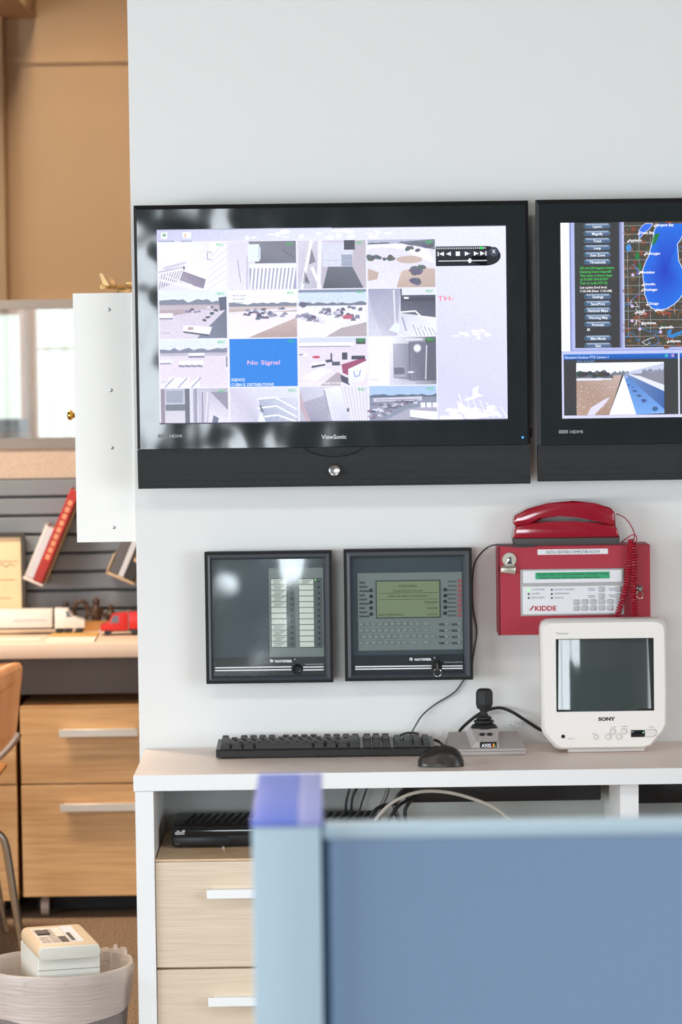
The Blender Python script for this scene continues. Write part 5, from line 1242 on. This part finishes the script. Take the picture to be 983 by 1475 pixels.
# ------------------------------------------------------------------ cables below the desk
mat('cord_white', (196, 190, 180), rough=0.4); mat('cord_mid', (110, 108, 106), rough=0.4)
zt = DZ-.034
def under(label, pts, r, m_, yy):
    P = [U(a, b_, yy) for a, b_ in pts]
    P[0].z = min(P[0].z, zt-r); solo(MB().tube(smooth(P, 6), r, 7), 'hanging_cable', m_, label, 'cable')
under('leftmost of three thin black cables hanging behind the recorder box', [(504, 1134), (501, 1145), (498.5, 1158), (498, 1185)], .0022, 'cord_black', -.048)
under('middle of three thin black cables hanging behind the recorder box', [(515, 1134), (508.5, 1147), (506.5, 1160), (506, 1185)], .0027, 'cord_black', -.048)
under('rightmost of three thin black cables hanging behind the recorder box', [(529, 1134), (524, 1148), (519.5, 1163), (517, 1185)], .002, 'cord_black', -.048)
under('grey flat cable hanging beside the black cable bundle under the desk', [(560, 1134), (556, 1148), (549, 1163), (540, 1190)], .0042, 'cord_mid', -.19)
under('black cable crossing diagonally beside the recorder box under the desk', [(585, 1135), (574, 1146), (568, 1156), (545, 1164), (532, 1178)], .0042, 'cord_black', -.21)
under('thick black cable of the bundle under the desk left of the white cable', [(592, 1135), (576, 1150), (569, 1163), (578, 1190)], .0046, 'cord_black', -.205)
under('black cable curling right behind the white cable under the desk', [(590, 1140), (592, 1152), (584, 1168), (587, 1195)], .004, 'cord_black', -.17)
under('black cable looping low in the bundle under the desk', [(596, 1150), (578, 1158), (566, 1172), (556, 1190)], .0036, 'cord_black', -.225)
Pw = [U(a, b_, -.25) for a, b_ in ((540, 1182), (552, 1168), (567, 1155), (594, 1143), (623, 1139.5), (659, 1144), (700, 1157.5), (722, 1170), (745, 1192))]
solo(MB().tube(smooth(Pw, 8), .0034, 8), 'white_cable', 'cord_white', 'off white cable arching through the bay under the desk', 'cable')

# ================================================================== office behind, left of the wall
BY = 2.03                                  # front edge of the far desk
SY = 2.65                                  # slat wall
bt = U(100, 927, BY).z
def zpx(py_, y): return U(60, py_, y).z
mat('groove_grey', (74, 74, 76), rough=0.7)
scr = thing('office_screen', 'grey framed office screen with glazed top and slatted panel behind the far desk', 'partition', (-1.0, SY+.03, 0))
SXL, SXR = -3.0, 0.9
gz1, gz0 = zpx(431.5, SY), zpx(445, SY); mz1, mz0 = zpx(631, SY), zpx(645.5, SY); tz = zpx(689, SY)
MB().box(SXL, SY, gz0, SXR, SY+.05, gz1).build('top_rail', 'grey_rail', scr)
MB().box(SXL, SY, mz0, SXR, SY+.05, mz1).build('middle_rail', 'grey_rail', scr)
MB().box(SXL, SY+.008, tz, SXR, SY+.042, mz0).build('fabric_band', 'tan_fabric', scr, 'tan fabric band')
thin_glass('screen_glass', (250, 252, 250), 0.02, 0.985)
MB().box(SXL, SY+.022, mz1, SXR, SY+.028, gz0).build('glass_pane', 'screen_glass', scr)
MB().box(SXL, SY+.02, 0.0, SXR, SY+.045, tz).build('backing_panel', 'groove_grey', scr)
pitch = (zpx(709, SY)-zpx(817, SY))/4; z = tz; src = None
while z-pitch > bt-0.1:
    c = ((SXL+SXR)/2, SY, z-pitch/2)
    if src is None: src = MB().rbox(SXL-c[0], -.002, -pitch/2+.0035, SXR-c[0], .0205, pitch/2-.0035, .004, 1).build('slat', 'slat_grey', scr, at=c)
    else: inst(src, 'slat', c, scr)
    z -= pitch
for x in (SXL-.02, SXR): MB().box(x, SY, 0, x+.02, SY+.05, gz1).build('end_post', 'grey_rail', scr)

far_desk = thing('far_desk', 'pale laminate desk against the slatted screen in the background', 'desk', (-1, BY+.3, 0))
mat('far_top', (236, 208, 184), rough=0.4)
mat('dark_panel', (92, 84, 80), rough=0.6)
fz1x = zpx(1000, BY+.1)
th = (bt-U(100, 948.5, BY).z)
MB().rbox(-2.9, BY, bt-th, .6, SY-.003, bt, .004).build('worktop', 'far_top', far_desk)
MB().box(-2.9, BY+.10, fz1x, .6, BY+.115, bt-th).build('modesty_panel', 'dark_panel', far_desk)
for x in (-2.88, .55): MB().box(x, BY+.03, 0, x+.03, SY-.01, bt-th).build('leg_panel', 'dark_panel', far_desk)
FP = BY+.02
fz1 = zpx(1017.5, FP); fz0 = zpx(1293, FP); fs = zpx(1130, FP)
xa = U(31, 1150, FP).x
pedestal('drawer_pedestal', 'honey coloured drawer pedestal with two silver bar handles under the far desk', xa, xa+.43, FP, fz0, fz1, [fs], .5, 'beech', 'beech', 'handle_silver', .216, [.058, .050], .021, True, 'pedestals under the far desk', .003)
xb = U(24.5, 1150, FP).x
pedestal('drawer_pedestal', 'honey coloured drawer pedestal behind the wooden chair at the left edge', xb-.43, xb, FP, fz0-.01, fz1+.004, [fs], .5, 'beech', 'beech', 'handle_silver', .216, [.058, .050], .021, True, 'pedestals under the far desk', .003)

# framed certificate leaning on the desk
cy_ = SY-.03
r = RC(-70, 768, 37, 886, cy_)
cert = thing('framed_certificate', 'dark framed cream certificate standing on the far desk at the left edge', 'picture frame', ((r[0]+r[2])/2, cy_, bt))
dz_ = bt+.0005-r[1]; r = (r[0], r[1]+dz_, r[2], r[3])
frame_boxes(MB(), r, (r[0]+.012, r[1]+.012, r[2]-.012, r[3]-.012), cy_-.012, cy_+.012).build('frame', 'frame_dark', cert)
mat('cream_paper', (242, 214, 170), rough=0.6, var=0.05, vscale=6)
MB().box(r[0]+.012, cy_-.003, r[1]+.012, r[2]-.012, cy_+.003, r[3]-.012).build('paper', 'cream_paper', cert)
pm = MB(); f = FR(pm, r, cy_-.0035, .0003)
for k, (a, b_) in enumerate(((.3, .9), (.4, .86), (.35, .8))): f.rect(a, .30+.2*k, b_, .312+.2*k, (190, 160, 124), 1)
f.line([(.62, .36), (.68, .33), (.74, .37), (.80, .33), (.86, .36)], .0016, (120, 100, 84), 2)
pm.build('writing', 'print_ink', cert, kind='stuff')

# tilted literature holders with books on the slat wall
def tilted(mb, piv, ang): return mb.turn(piv, 'Y', ang)
mat('holder_white', (232, 218, 208), rough=0.4); mat('holder_tan', (206, 176, 140), rough=0.5)
mat('book_red', (190, 46, 36), rough=0.5, var=0.15, vscale=20); mat('page_edge', (216, 188, 160), rough=0.8); mat('book_dark', (48, 40, 36), rough=0.5); mat('book_pale', (206, 206, 210), rough=0.5)
mat('book_grey', (96, 92, 92), rough=0.5)
AY = SY-.11; ang = math.radians(23.5); AX = (0, 1, 0)
fs_ = S(70, 800, AY)
def P_(px_, py_): p = U(px_, py_, AY); return p
def tbox(piv, u0, w0, u1, w1, y0, y1, r_=.002):   # u across, w along the tilted axis, metres from the pivot
    mb = MB().rbox(piv.x+u0, y0, piv.z+w0, piv.x+u1, y1, piv.z+w1, r_, 1); return mb.turn(piv, 'Y', ang)
piv = P_(46, 836)
hold = thing('book_holder', 'white tilted book holder hooked on the slatted screen, holding the red book', 'holder', piv)
tbox(piv, -.026, -.004, .036, .004, AY-.02, SY-.004).build('bottom_plate', 'holder_white', hold)
tbox(piv, -.026, .004, -.021, .165, AY+.02, SY-.004).build('side_plate', 'holder_white', hold)
tbox(piv, .031, .004, .036, .30, AY+.03, SY-.004).build('side_plate', 'holder_tan', hold)
rb = thing('book', 'thick red book leaning in the white tilted holder', 'book', piv, 'books in the tilted holders')
tbox(piv, .003, .0045, .0305, .290, AY-.022, AY-.014).build('spine', 'book_red', rb)
tbox(piv, .006, .008, .0275, .286, AY-.014, SY-.006).build('pages', 'page_edge', rb)
for u in (.0029, .0275): tbox(piv, u, .0045, u+.003, .290, AY-.014, SY-.006, .001).build('cover', 'book_red', rb)
pm = MB(); 
for k in range(9):
    w0 = .075+.021*k; pm.v += [Vector((piv.x+a, AY-.0225, piv.z+b_)) for a, b_ in ((.011, w0), (.023, w0), (.023, w0+.015), (.011, w0+.015))]; n_ = len(pm.v)-4; pm.f.append([n_, n_+1, n_+2, n_+3]); pm.c.append(lin((226, 150, 110))); pm.sm.append(False)
pm.turn(piv, 'Y', ang).build('title', 'print_ink', rb, kind='stuff')
gb = thing('book', 'slim white book between the holder side and the red book', 'book', piv, 'books in the tilted holders')
tbox(piv, -.0205, .0045, .0024, .162, AY+.0, AY+.006).build('spine', 'book_pale', gb); tbox(piv, -.018, .008, .0005, .158, AY+.006, SY-.008).build('pages', 'page_edge', gb)
for u in (-.0205, .0004): tbox(piv, u, .0045, u+.002, .162, AY+.006, SY-.008, .0008).build('cover', 'book_pale', gb)
piv2 = P_(176, 833)
hold2 = thing('book_holder', 'tan tilted book holder beside the white wall end, holding dark books', 'holder', piv2)
tbox(piv2, -.044, -.004, .040, .004, AY-.02, SY-.004).build('bottom_plate', 'holder_tan', hold2)
tbox(piv2, -.049, -.004, -.044, .06, AY-.02, SY-.004).build('side_plate', 'holder_tan', hold2)
tbox(piv2, .036, .004, .040, .30, AY+.02, SY-.004).build('side_plate', 'holder_white', hold2)
for u0, u1, m1, lab_ in ((.004, .035, 'book_dark', 'black book with gold title in the tan tilted holder'), (-.014, .003, 'book_pale', 'pale grey book in the tan tilted holder'), (-.043, -.015, 'book_grey', 'dark brown book at the left of the tan tilted holder')):
    bk_ = thing('book', lab_, 'book', piv2, 'books in the tilted holders')
    tbox(piv2, u0, .0045, u1, .26, AY-.018, AY-.010).build('spine', m1, bk_); tbox(piv2, u0+.003, .008, u1-.003, .256, AY-.010, SY-.006).build('pages', 'page_edge', bk_)
    tbox(piv2, u0, .0045, u0+.002, .26, AY-.010, SY-.006, .0008).build('cover', m1, bk_); tbox(piv2, u1-.002, .0045, u1, .26, AY-.010, SY-.006, .0008).build('cover', m1, bk_)
    if m1 == 'book_dark':
        pm = MB()
        for k in range(8):
            w0 = .06+.017*k; n_ = len(pm.v); pm.v += [Vector((piv2.x+a, AY-.0185, piv2.z+b_)) for a, b_ in ((.012, w0), (.026, w0), (.026, w0+.012), (.012, w0+.012))]; pm.f.append([n_, n_+1, n_+2, n_+3]); pm.c.append(lin((206, 176, 130))); pm.sm.append(False)
        pm.turn(piv2, 'Y', ang).build('title', 'print_ink', bk_, kind='stuff')

# model trucks and small things on the far desk
mat('toy_white', (236, 226, 218), rough=0.35); mat('toy_red', (206, 30, 24), rough=0.3); mat('toy_black', (38, 32, 30), rough=0.5); mat('toy_glass', (110, 110, 118), rough=0.15)
MY = BY+.30; k_ = S(60, 900, MY)
def wheels(t, xs, z, y0, y1, r_):
    for x in xs:
        for y in (y0, y1): MB().lathe((x, y-.004, z), (0, 1, 0), [(0, r_*.6), (.001, r_), (.007, r_), (.008, r_*.6)], 14).build('wheel', 'toy_black', t)
wr = .0105
tx0, tx1 = U(-70, 900, MY).x, U(76.5, 900, MY).x; z_lo, z_hi = bt+.017, bt+.017+28.0/k_
wt = thing('model_truck', 'white model semi truck with long trailer on the far desk', 'model', ((tx0+tx1)/2, MY, bt))
MB().rbox(tx0, MY-.028, z_lo+.003, tx1, MY+.028, z_hi, .002).build('trailer', 'toy_white', wt)
MB().box(tx0+.03, MY-.012, z_lo-.002, tx1+.03, MY+.012, z_lo+.003).build('chassis', 'toy_black', wt)
cx0, cx1 = U(80, 900, MY).x, U(123, 900, MY).x; cl = cx1-cx0
MB().prism([(cx0, z_lo), (cx0, z_hi+.002), (cx0+cl*.45, z_hi), (cx0+cl*.60, z_lo+.030), (cx0+cl*.93, z_lo+.024), (cx1, z_lo+.019), (cx1, z_lo)], MY-.026, MY+.026, .002).build('cab', 'toy_white', wt)
MB().prism([(cx0+cl*.46, z_hi-.006), (cx0+cl*.58, z_lo+.032), (cx0+cl*.40, z_lo+.032), (cx0+cl*.38, z_hi-.006)], MY-.0268, MY-.0255).build('side_window', 'toy_glass', wt)
wheels(wt, (cx0+.012, cx0+.036, cx1-.016, tx0+.05, tx0+.075), bt+wr+.0002, MY-.022, MY+.022, wr)
pm = MB(); f = FR(pm, (tx0, z_lo, tx1, z_hi), MY-.0283, .0003); f.rect(.62, .50, .94, .62, (206, 196, 196), 1); pm.build('lettering', 'print_ink', wt, kind='stuff')
rx0, rx1 = U(146, 905, MY-.05).x, U(240, 905, MY-.05).x; RYY = MY-.06; rl = rx1-rx0; kr_ = S(170, 900, RYY)
rt = thing('model_truck', 'red model truck on the far desk beside the white wall', 'model', ((rx0+rx1)/2, RYY, bt))
rz = bt+.014
MB().prism([(rx0, rz), (rx0, rz+.016), (rx0+rl*.13, rz+.021), (rx0+rl*.18, rz+.046), (rx0+rl*.42, rz+.050), (rx0+rl*.42, rz)], RYY-.025, RYY+.025, .002).build('cab', 'toy_red', rt)
MB().prism([(rx0+rl*.15, rz+.022), (rx0+rl*.20, rz+.042), (rx0+rl*.28, rz+.043), (rx0+rl*.28, rz+.022)], RYY-.0258, RYY-.0245).build('side_window', 'toy_glass', rt)
MB().rbox(rx0+rl*.44, RYY-.026, rz+.004, rx1, RYY+.026, rz+.050, .002).build('cargo_box', 'toy_red', rt)
MB().box(rx0+.01, RYY-.012, rz-.003, rx1, RYY+.012, rz+.004).build('chassis', 'toy_black', rt)
MB().box(rx0-.003, RYY-.024, rz-.002, rx0+.004, RYY+.024, rz+.005).build('bumper', 'chrome', rt)
for dy in (-.027, .021): MB().tube([(rx0+rl*.43, RYY+dy+.003, rz), (rx0+rl*.43, RYY+dy+.003, rz+.056)], .0018, 7).build('exhaust_stack', 'chrome', rt)
wheels(rt, (rx0+.020, rx0+rl*.52, rx0+rl*.68), bt+.0102, RYY-.021, RYY+.021, .010)
# brown figurines in a row
mat('figure_brown', (92, 62, 44), rough=0.5, var=0.4, vscale=80); mat('figure_dark', (52, 42, 38), rough=0.5)
FY = SY-.10
figs = [(95, 'figure_dark', 'dark brown carved figurine behind the white model truck cab', 36, .018), (117, 'figure_brown', 'brown open ring figurine behind the papers on the far desk', 40, .017), (139, 'figure_brown', 'tall reddish brown figurine left of the red model truck', 42, .019), (160, 'figure_brown', 'low brown figurine behind the red model truck', 30, .017)]
for px_, m1, lab_, hpx, rr in figs:
    p = U(px_, 890, FY); h = hpx/S(100, 880, FY)
    t = thing('figurine', lab_, 'figurine', (p.x, FY, bt), 'carved figurines on the far desk')
    MB().lathe((p.x, FY, bt+.0003), (0, 0, 1), [(0, rr), (.006, rr), (.008, rr*.8), (.012, rr*.5)], 16).build('base', m1, t)
    if px_ == 117:
        MB().tube([(p.x+.020*math.cos(a), FY, bt+.012+.5*(h-.014)+(h-.022)*.5*math.sin(a)) for a in [2*math.pi*i/20 for i in range(20)]], .006, 8, closed=True).build('ring', m1, t)
    else:
        MB().lathe((p.x, FY, bt+.010), (0, 0, 1), [(0, rr*.5), (h*.2, rr*.85), (h*.42, rr*.95), (h*.58, rr*.55), (h*.62, rr*.45)], 14).build('body', m1, t)
        MB().ball((p.x, FY, bt+.010+h*.72), rr*.55, rr*.55, h*.16).build('head', m1, t)
        for sgn in (-1, 1): MB().tube([(p.x+sgn*rr*.8, FY, bt+.010+h*.48), (p.x+sgn*rr*1.15, FY-.004, bt+.010+h*.30), (p.x+sgn*rr*.5, FY-.012, bt+.010+h*.26)], .0035, 7).build('arm', m1, t)
# papers and a wooden tray on the far desk
mat('paper_white', (240, 228, 212), rough=0.7); mat('paper_yellow', (214, 168, 96), rough=0.7); mat('tray_wood', (196, 140, 76), rough=0.5)
def sheet(label, pxs, m_, h=.0012):
    P = [UZ(a, b_, bt) for a, b_ in pxs]; mb = MB(); n_ = len(P)
    mb.add([(p.x, p.y, bt+.0003) for p in P]+[(p.x, p.y, bt+.0003+h) for p in P], [tuple(range(n_)), tuple(range(n_, 2*n_))[::-1]]+[(i, (i+1) % n_, n_+(i+1) % n_, n_+i) for i in range(n_)])
    return solo(mb, 'paper_sheet', m_, label, 'paper')
sheet('white paper pad at the front of the far desk', [(66, 926), (136, 925), (139, 920), (70, 920.5)], 'paper_white', .006)
sheet('yellow paper pad behind the white pad on the far desk', [(68, 919), (140, 918), (143, 913), (76, 913.5)], 'paper_yellow', .004)
sheet('loose white paper lying at the left of the far desk', [(-60, 925), (56, 923), (60, 918.5), (-40, 920)], 'paper_white', .0008)
p0 = UZ(120, 909, bt)
tr = thing('wooden_tray', 'small wooden tray between the model trucks on the far desk', 'tray', (p0.x+.035, p0.y+.02, bt))
tw = .075
MB().box(p0.x, p0.y, bt+.0003, p0.x+tw, p0.y+.05, bt+.005).build('floor_panel', 'tray_wood', tr)
for y in (p0.y-.004, p0.y+.05): MB().box(p0.x-.004, y, bt+.0003, p0.x+tw+.004, y+.004, bt+.024).build('side', 'tray_wood', tr)
for x in (p0.x-.004, p0.x+tw): MB().box(x, p0.y, bt+.0003, x+.004, p0.y+.05, bt+.024).build('side', 'tray_wood', tr)

# ------------------------------------------------------------------ wooden chair with chrome legs
HY = 1.45
chs = S(20, 1020, HY)
chair = thing('chair', 'bent plywood chair with chrome tube legs at the left edge', 'chair', (U(-75, 1300, HY).x, HY, 0))
cpx = [(33, 961, .0), (32.5, 975, .0), (29.5, 1000, .0), (26, 1035, .0), (23.5, 1060, .0), (21, 1075, 0)]
L = []; Rr = []
back_px = [(-165, 972), (-120, 966), (-60, 962), (-20, 959.5), (10, 956.5), (24, 953.5), (30, 954.5), (33.5, 960), (32.8, 975), (29.5, 1000), (26.5, 1035), (24, 1056), (16, 1074), (0, 1090), (-20, 1098), (-130, 1102), (-150, 1085), (-160, 1040), (-170, 1000)]
outline = [U(a, b_, HY) for a, b_ in back_px]
cxm = sum(p.x for p in outline)/len(outline)
bm = bmesh.new(); va = []; vb = []
for p in outline:
    dy = -.9*(p.x-cxm)**2
    va.append(bm.verts.new((p.x, HY+dy-.005, p.z))); vb.append(bm.verts.new((p.x, HY+dy+.005, p.z)))
n_ = len(va); fa = bm.faces.new(va); fb = bm.faces.new(vb[::-1])
for i in range(n_): bm.faces.new((va[i], vb[i], vb[(i+1) % n_], va[(i+1) % n_]))
bmesh.ops.triangulate(bm, faces=[fa, fb]); bmesh.ops.recalc_face_normals(bm, faces=bm.faces)
MB().bm(bm).build('backrest', 'bent_ply', chair)
sz = .455; sx1 = U(-14, 1134, HY).x; sx0 = sx1-.42
MB().rbox(sx0, HY+.02, sz-.012, sx1, HY+.44, sz, .006).build('seat', 'bent_ply', chair)
mat('strap_tan', (176, 150, 132), rough=0.35, metal=0.3)
for sgn in (1,):
    st_ = [U(27, 1056, HY-.012), U(24, 1062, HY-.014), U(14, 1075, HY-.014), U(0, 1089, HY-.012), U(-12, 1096, HY-.004)]
    MB().tube(smooth(st_, 6), .0095, 10).build('back_support', 'strap_tan', chair)
lt = [U(-40, 1196, HY), U(-10, 1199, HY), U(2, 1205, HY), (U(8, 1218, HY)), U(13, 1245, HY), U(23, 1310, HY), U(35, 1384, HY)]
sh = -lt[-1].z+.0105
MB().tube(smooth(lt, 6), .0105, 12).build('leg', 'chrome', chair)
for dx, dy in ((-.40, 0), (-.09, .40), (-.40, .40)):
    q = [Vector((p.x+dx if dx > -.2 else 2*(sx0+sx1)/2-p.x, p.y+dy, p.z)) for p in lt]
    MB().tube(smooth(q, 6), .0105, 12).build('leg', 'chrome', chair)
for y in (HY, HY+.40): MB().tube([(sx0+sx1-lt[0].x, y, lt[0].z), (lt[0].x-(.09 if y > HY else 0), y, lt[0].z)], .0105, 10).build('crossbar', 'chrome', chair)
for x in (sx0+.1, sx1-.12):
    MB().tube([(x, HY, lt[0].z), (x, HY+.40, lt[0].z)], .009, 10).build('seat_rail', 'chrome', chair)
    MB().tube([(x, HY+.1, lt[0].z), (x, HY+.1, sz-.012)], .009, 10).build('seat_post', 'chrome', chair)
    MB().tube(smooth([(x, HY+.06, lt[0].z), (x, HY+.02, sz+.02), (x, HY+.012, outline[0].z-.10)], 5), .008, 10).build('back_post', 'chrome', chair)

# ------------------------------------------------------------------ waste basket with plastic liner and the machine in it
mat('mesh_grey', (168, 158, 154), rough=0.45, metal=0.3); dots_bump(MATS['mesh_grey'], 420, 1.0, .003)
lm = bpy.data.materials.new('liner_plastic'); lm.use_nodes = True; MATS['liner_plastic'] = lm; nt = lm.node_tree
bs = nt.nodes['Principled BSDF']; bs.inputs['Base Color'].default_value = lin((232, 216, 206)); bs.inputs['Roughness'].default_value = 0.3; bs.inputs['Alpha'].default_value = 0.7
tcn = nt.nodes.new('ShaderNodeTexCoord'); mpn = nt.nodes.new('ShaderNodeMapping'); mpn.inputs['Scale'].default_value = (6, 6, 90)
nn = nt.nodes.new('ShaderNodeTexNoise'); nn.inputs['Scale'].default_value = 2.2; nn.inputs['Detail'].default_value = 4; bpn = nt.nodes.new('ShaderNodeBump'); bpn.inputs['Strength'].default_value = 0.6; bpn.inputs['Distance'].default_value = .004
nt.links.new(tcn.outputs['Object'], mpn.inputs['Vector']); nt.links.new(mpn.outputs['Vector'], nn.inputs['Vector']); nt.links.new(nn.outputs['Fac'], bpn.inputs['Height']); nt.links.new(bpn.outputs['Normal'], bs.inputs['Normal'])
BC = Vector((U(82, 1389, -.33).x, -.33, 0)); RT, RB, BH = .148, .118, UZ(82, 1389, 0).z
BH = U(82, 1389, -.33).z
bin_ = thing('waste_basket', 'grey mesh waste basket lined with a translucent plastic bag beside the desk', 'waste basket', BC)
MB().lathe(BC+Vector((0, 0, .0005)), (0, 0, 1), [(0, RB-.004), (0, RB), (BH-.004, RT-.002), (BH-.002, RT+.002), (BH, RT), (BH-.004, RT-.005), (.006, RB-.004)], 56, caps=False).build('mesh_wall', 'mesh_grey', bin_)
MB().lathe(BC+Vector((0, 0, .0008)), (0, 0, 1), [(0, RB-.003), (.004, RB-.003)], 40).build('bottom', 'mesh_grey', bin_)
N = 120; rnd = random.Random(21); ph_ = [rnd.uniform(0, 6.28) for _ in range(8)]
def wob(t, amp): return amp*(math.sin(5*t+ph_[0])+.6*math.sin(11*t+ph_[1])+.5*math.sin(23*t+ph_[2])+.4*math.sin(37*t+ph_[3]))
ringsL = []
prof = [(-.078, RT-.003, .0006), (-.045, RT-.0002, .0010), (-.018, RT+.0035, .0014), (-.004, RT+.0055, .001), (.0035, RT+.002, .0006), (.0042, RT-.003, .0006), (-.004, RT-.0095, .0012), (-.03, RT-.016, .002), (-.06, RT-.03, .003), (-.075, RT-.07, .003), (-.078, .02, .001)]
for j, (dz, r_, amp) in enumerate(prof):
    ring = []
    for k in range(N):
        t = 2*math.pi*k/N; rr = r_+wob(t+.15*j, amp*.6); z = BH+dz
        if j == 0: z += .007*math.sin(2*t+.4)+.016*math.sin(t+.5)+.003*math.sin(5*t)
        if j in (4, 5, 6): 
            g = math.exp(-((t-.62)/.30)**2); z += g*(.014+.006*math.sin(29*t)); rr -= g*.010*(1+math.sin(23*t))*.6
        ring.append(BC+Vector((rr*math.cos(t), rr*math.sin(t), z)))
    ringsL.append(ring)
MB().loft(ringsL, caps=False).build('liner_bag', 'liner_plastic', bin_, 'translucent plastic bag folded over the rim')
mat('beige_plastic', (216, 214, 204), rough=0.45); mat('beige_top', (222, 194, 160), rough=0.45); mat('machine_dark', (64, 52, 44), rough=0.4); mat('machine_label', (236, 224, 212), rough=0.5)
# machine: local frame, width a, depth b, height c
mz = BH-.074; ml0 = U(55, 1402, -.452); Mx = U(100, 1400, -.44)
MW, MD = 91/S(100, 1390, -.44), .205
mach = thing('office_machine', 'beige plastic office machine with printed label thrown into the waste basket', 'machine', (Mx.x, -.44, mz))
MA = math.radians(15.0)
zt_ = U(100, 1361, -.44).z
org = Vector((Mx.x, -.437, mz))
def mtrans(mb):
    return mb.turn(org, 'Z', MA)
hw_ = MW/2; tp = zt_
def mprof(w, z0, z1, y0, y1, r_, zsl=0.0, ins=0.0):
    mb = MB(); bmx = bmesh.new(); bmesh.ops.create_cube(bmx, size=1)
    for v in bmx.verts:
        x = v.co.x*2*(w-(ins if v.co.z > 0 else 0)); yy = y0 if v.co.y < 0 else y1; z = z0 if v.co.z < 0 else z1+(zsl if v.co.y > 0 else 0)
        v.co = Vector((org.x+x, org.y+yy, z))
    bmesh.ops.bevel(bmx, geom=list(bmx.edges), offset=r_, segments=3, affect='EDGES', profile=.5)
    return mb.bm(bmx, True)
lipz0 = zt_-.0285
mtrans(mprof(hw_, mz+.0005, lipz0+.004, .003, MD, .003)).build('lower_body', 'beige_plastic', mach)
mtrans(mprof(hw_+.001, lipz0, zt_, -.002, MD-.004, .0125, .004)).build('cover', 'beige_top', mach, 'warm beige rounded cover')
mtrans(MB().prism([(org.x+x*(hw_-.001), zt_-.0145+z*.0125) for x, z in [(math.copysign(1-.14*(1-abs(math.cos(a))), math.cos(a)) if abs(math.cos(a)) > .05 else 0, math.sin(a)) for a in [2*math.pi*(i+.5)/20 for i in range(20)]]], org.y-.010, org.y+.004, .002)).build('front_lip', 'beige_plastic', mach)
mtrans(MB().box(org.x-hw_, org.y+.0022, zt_-.049, org.x+hw_, org.y+.0034, zt_-.048)).build('seam', 'button_gap', mach)
ztop = zt_+.0006
def toprect(u0, v0, u1, v1, h, name, m_):   # u across 0..1, v front->back 0..1
    x0, x1 = org.x-hw_+u0*MW, org.x-hw_+u1*MW; y0, y1 = org.y+v0*MD, org.y+v1*MD
    za, zb_ = zt_+.004*v0, zt_+.004*v1
    mb = MB(); mb.add([(x0, y0, za-.001), (x1, y0, za-.001), (x1, y1, zb_-.001), (x0, y1, zb_-.001), (x0, y0, za+h), (x1, y0, za+h), (x1, y1, zb_+h), (x0, y1, zb_+h)], [(0, 3, 2, 1), (4, 5, 6, 7), (0, 1, 5, 4), (1, 2, 6, 5), (2, 3, 7, 6), (3, 0, 4, 7)])
    return mtrans(mb).build(name, m_, mach)
toprect(.10, .10, .56, .82, .0006, 'label', 'machine_label')
toprect(.14, .48, .34, .64, .004, 'catch', 'machine_dark'); toprect(.43, .12, .55, .38, .0012, 'slot', 'machine_dark'); toprect(.58, .12, .78, .84, .0012, 'recess_plate', 'plate_white'); toprect(.60, .16, .66, .52, .0020, 'slot', 'machine_dark')
mb = MB()
for k in range(9):
    for (u0, u1) in ((.12, .26), (.29, .42)):
        if 3 < k < 7 and u0 < .2: continue
        v = .13+.073*k; x0, x1 = org.x-hw_+u0*MW, org.x-hw_+u1*MW; y0 = org.y+v*MD; z = zt_+.004*v+.0010
        mb.add([(x0, y0, z), (x1, y0, z), (x1, y0+.006, z+.0001), (x0, y0+.006, z+.0001)], [(0, 1, 2, 3)], False, [lin((150, 116, 90))])
mtrans(mb).build('label_print', 'print_ink', mach, kind='stuff')
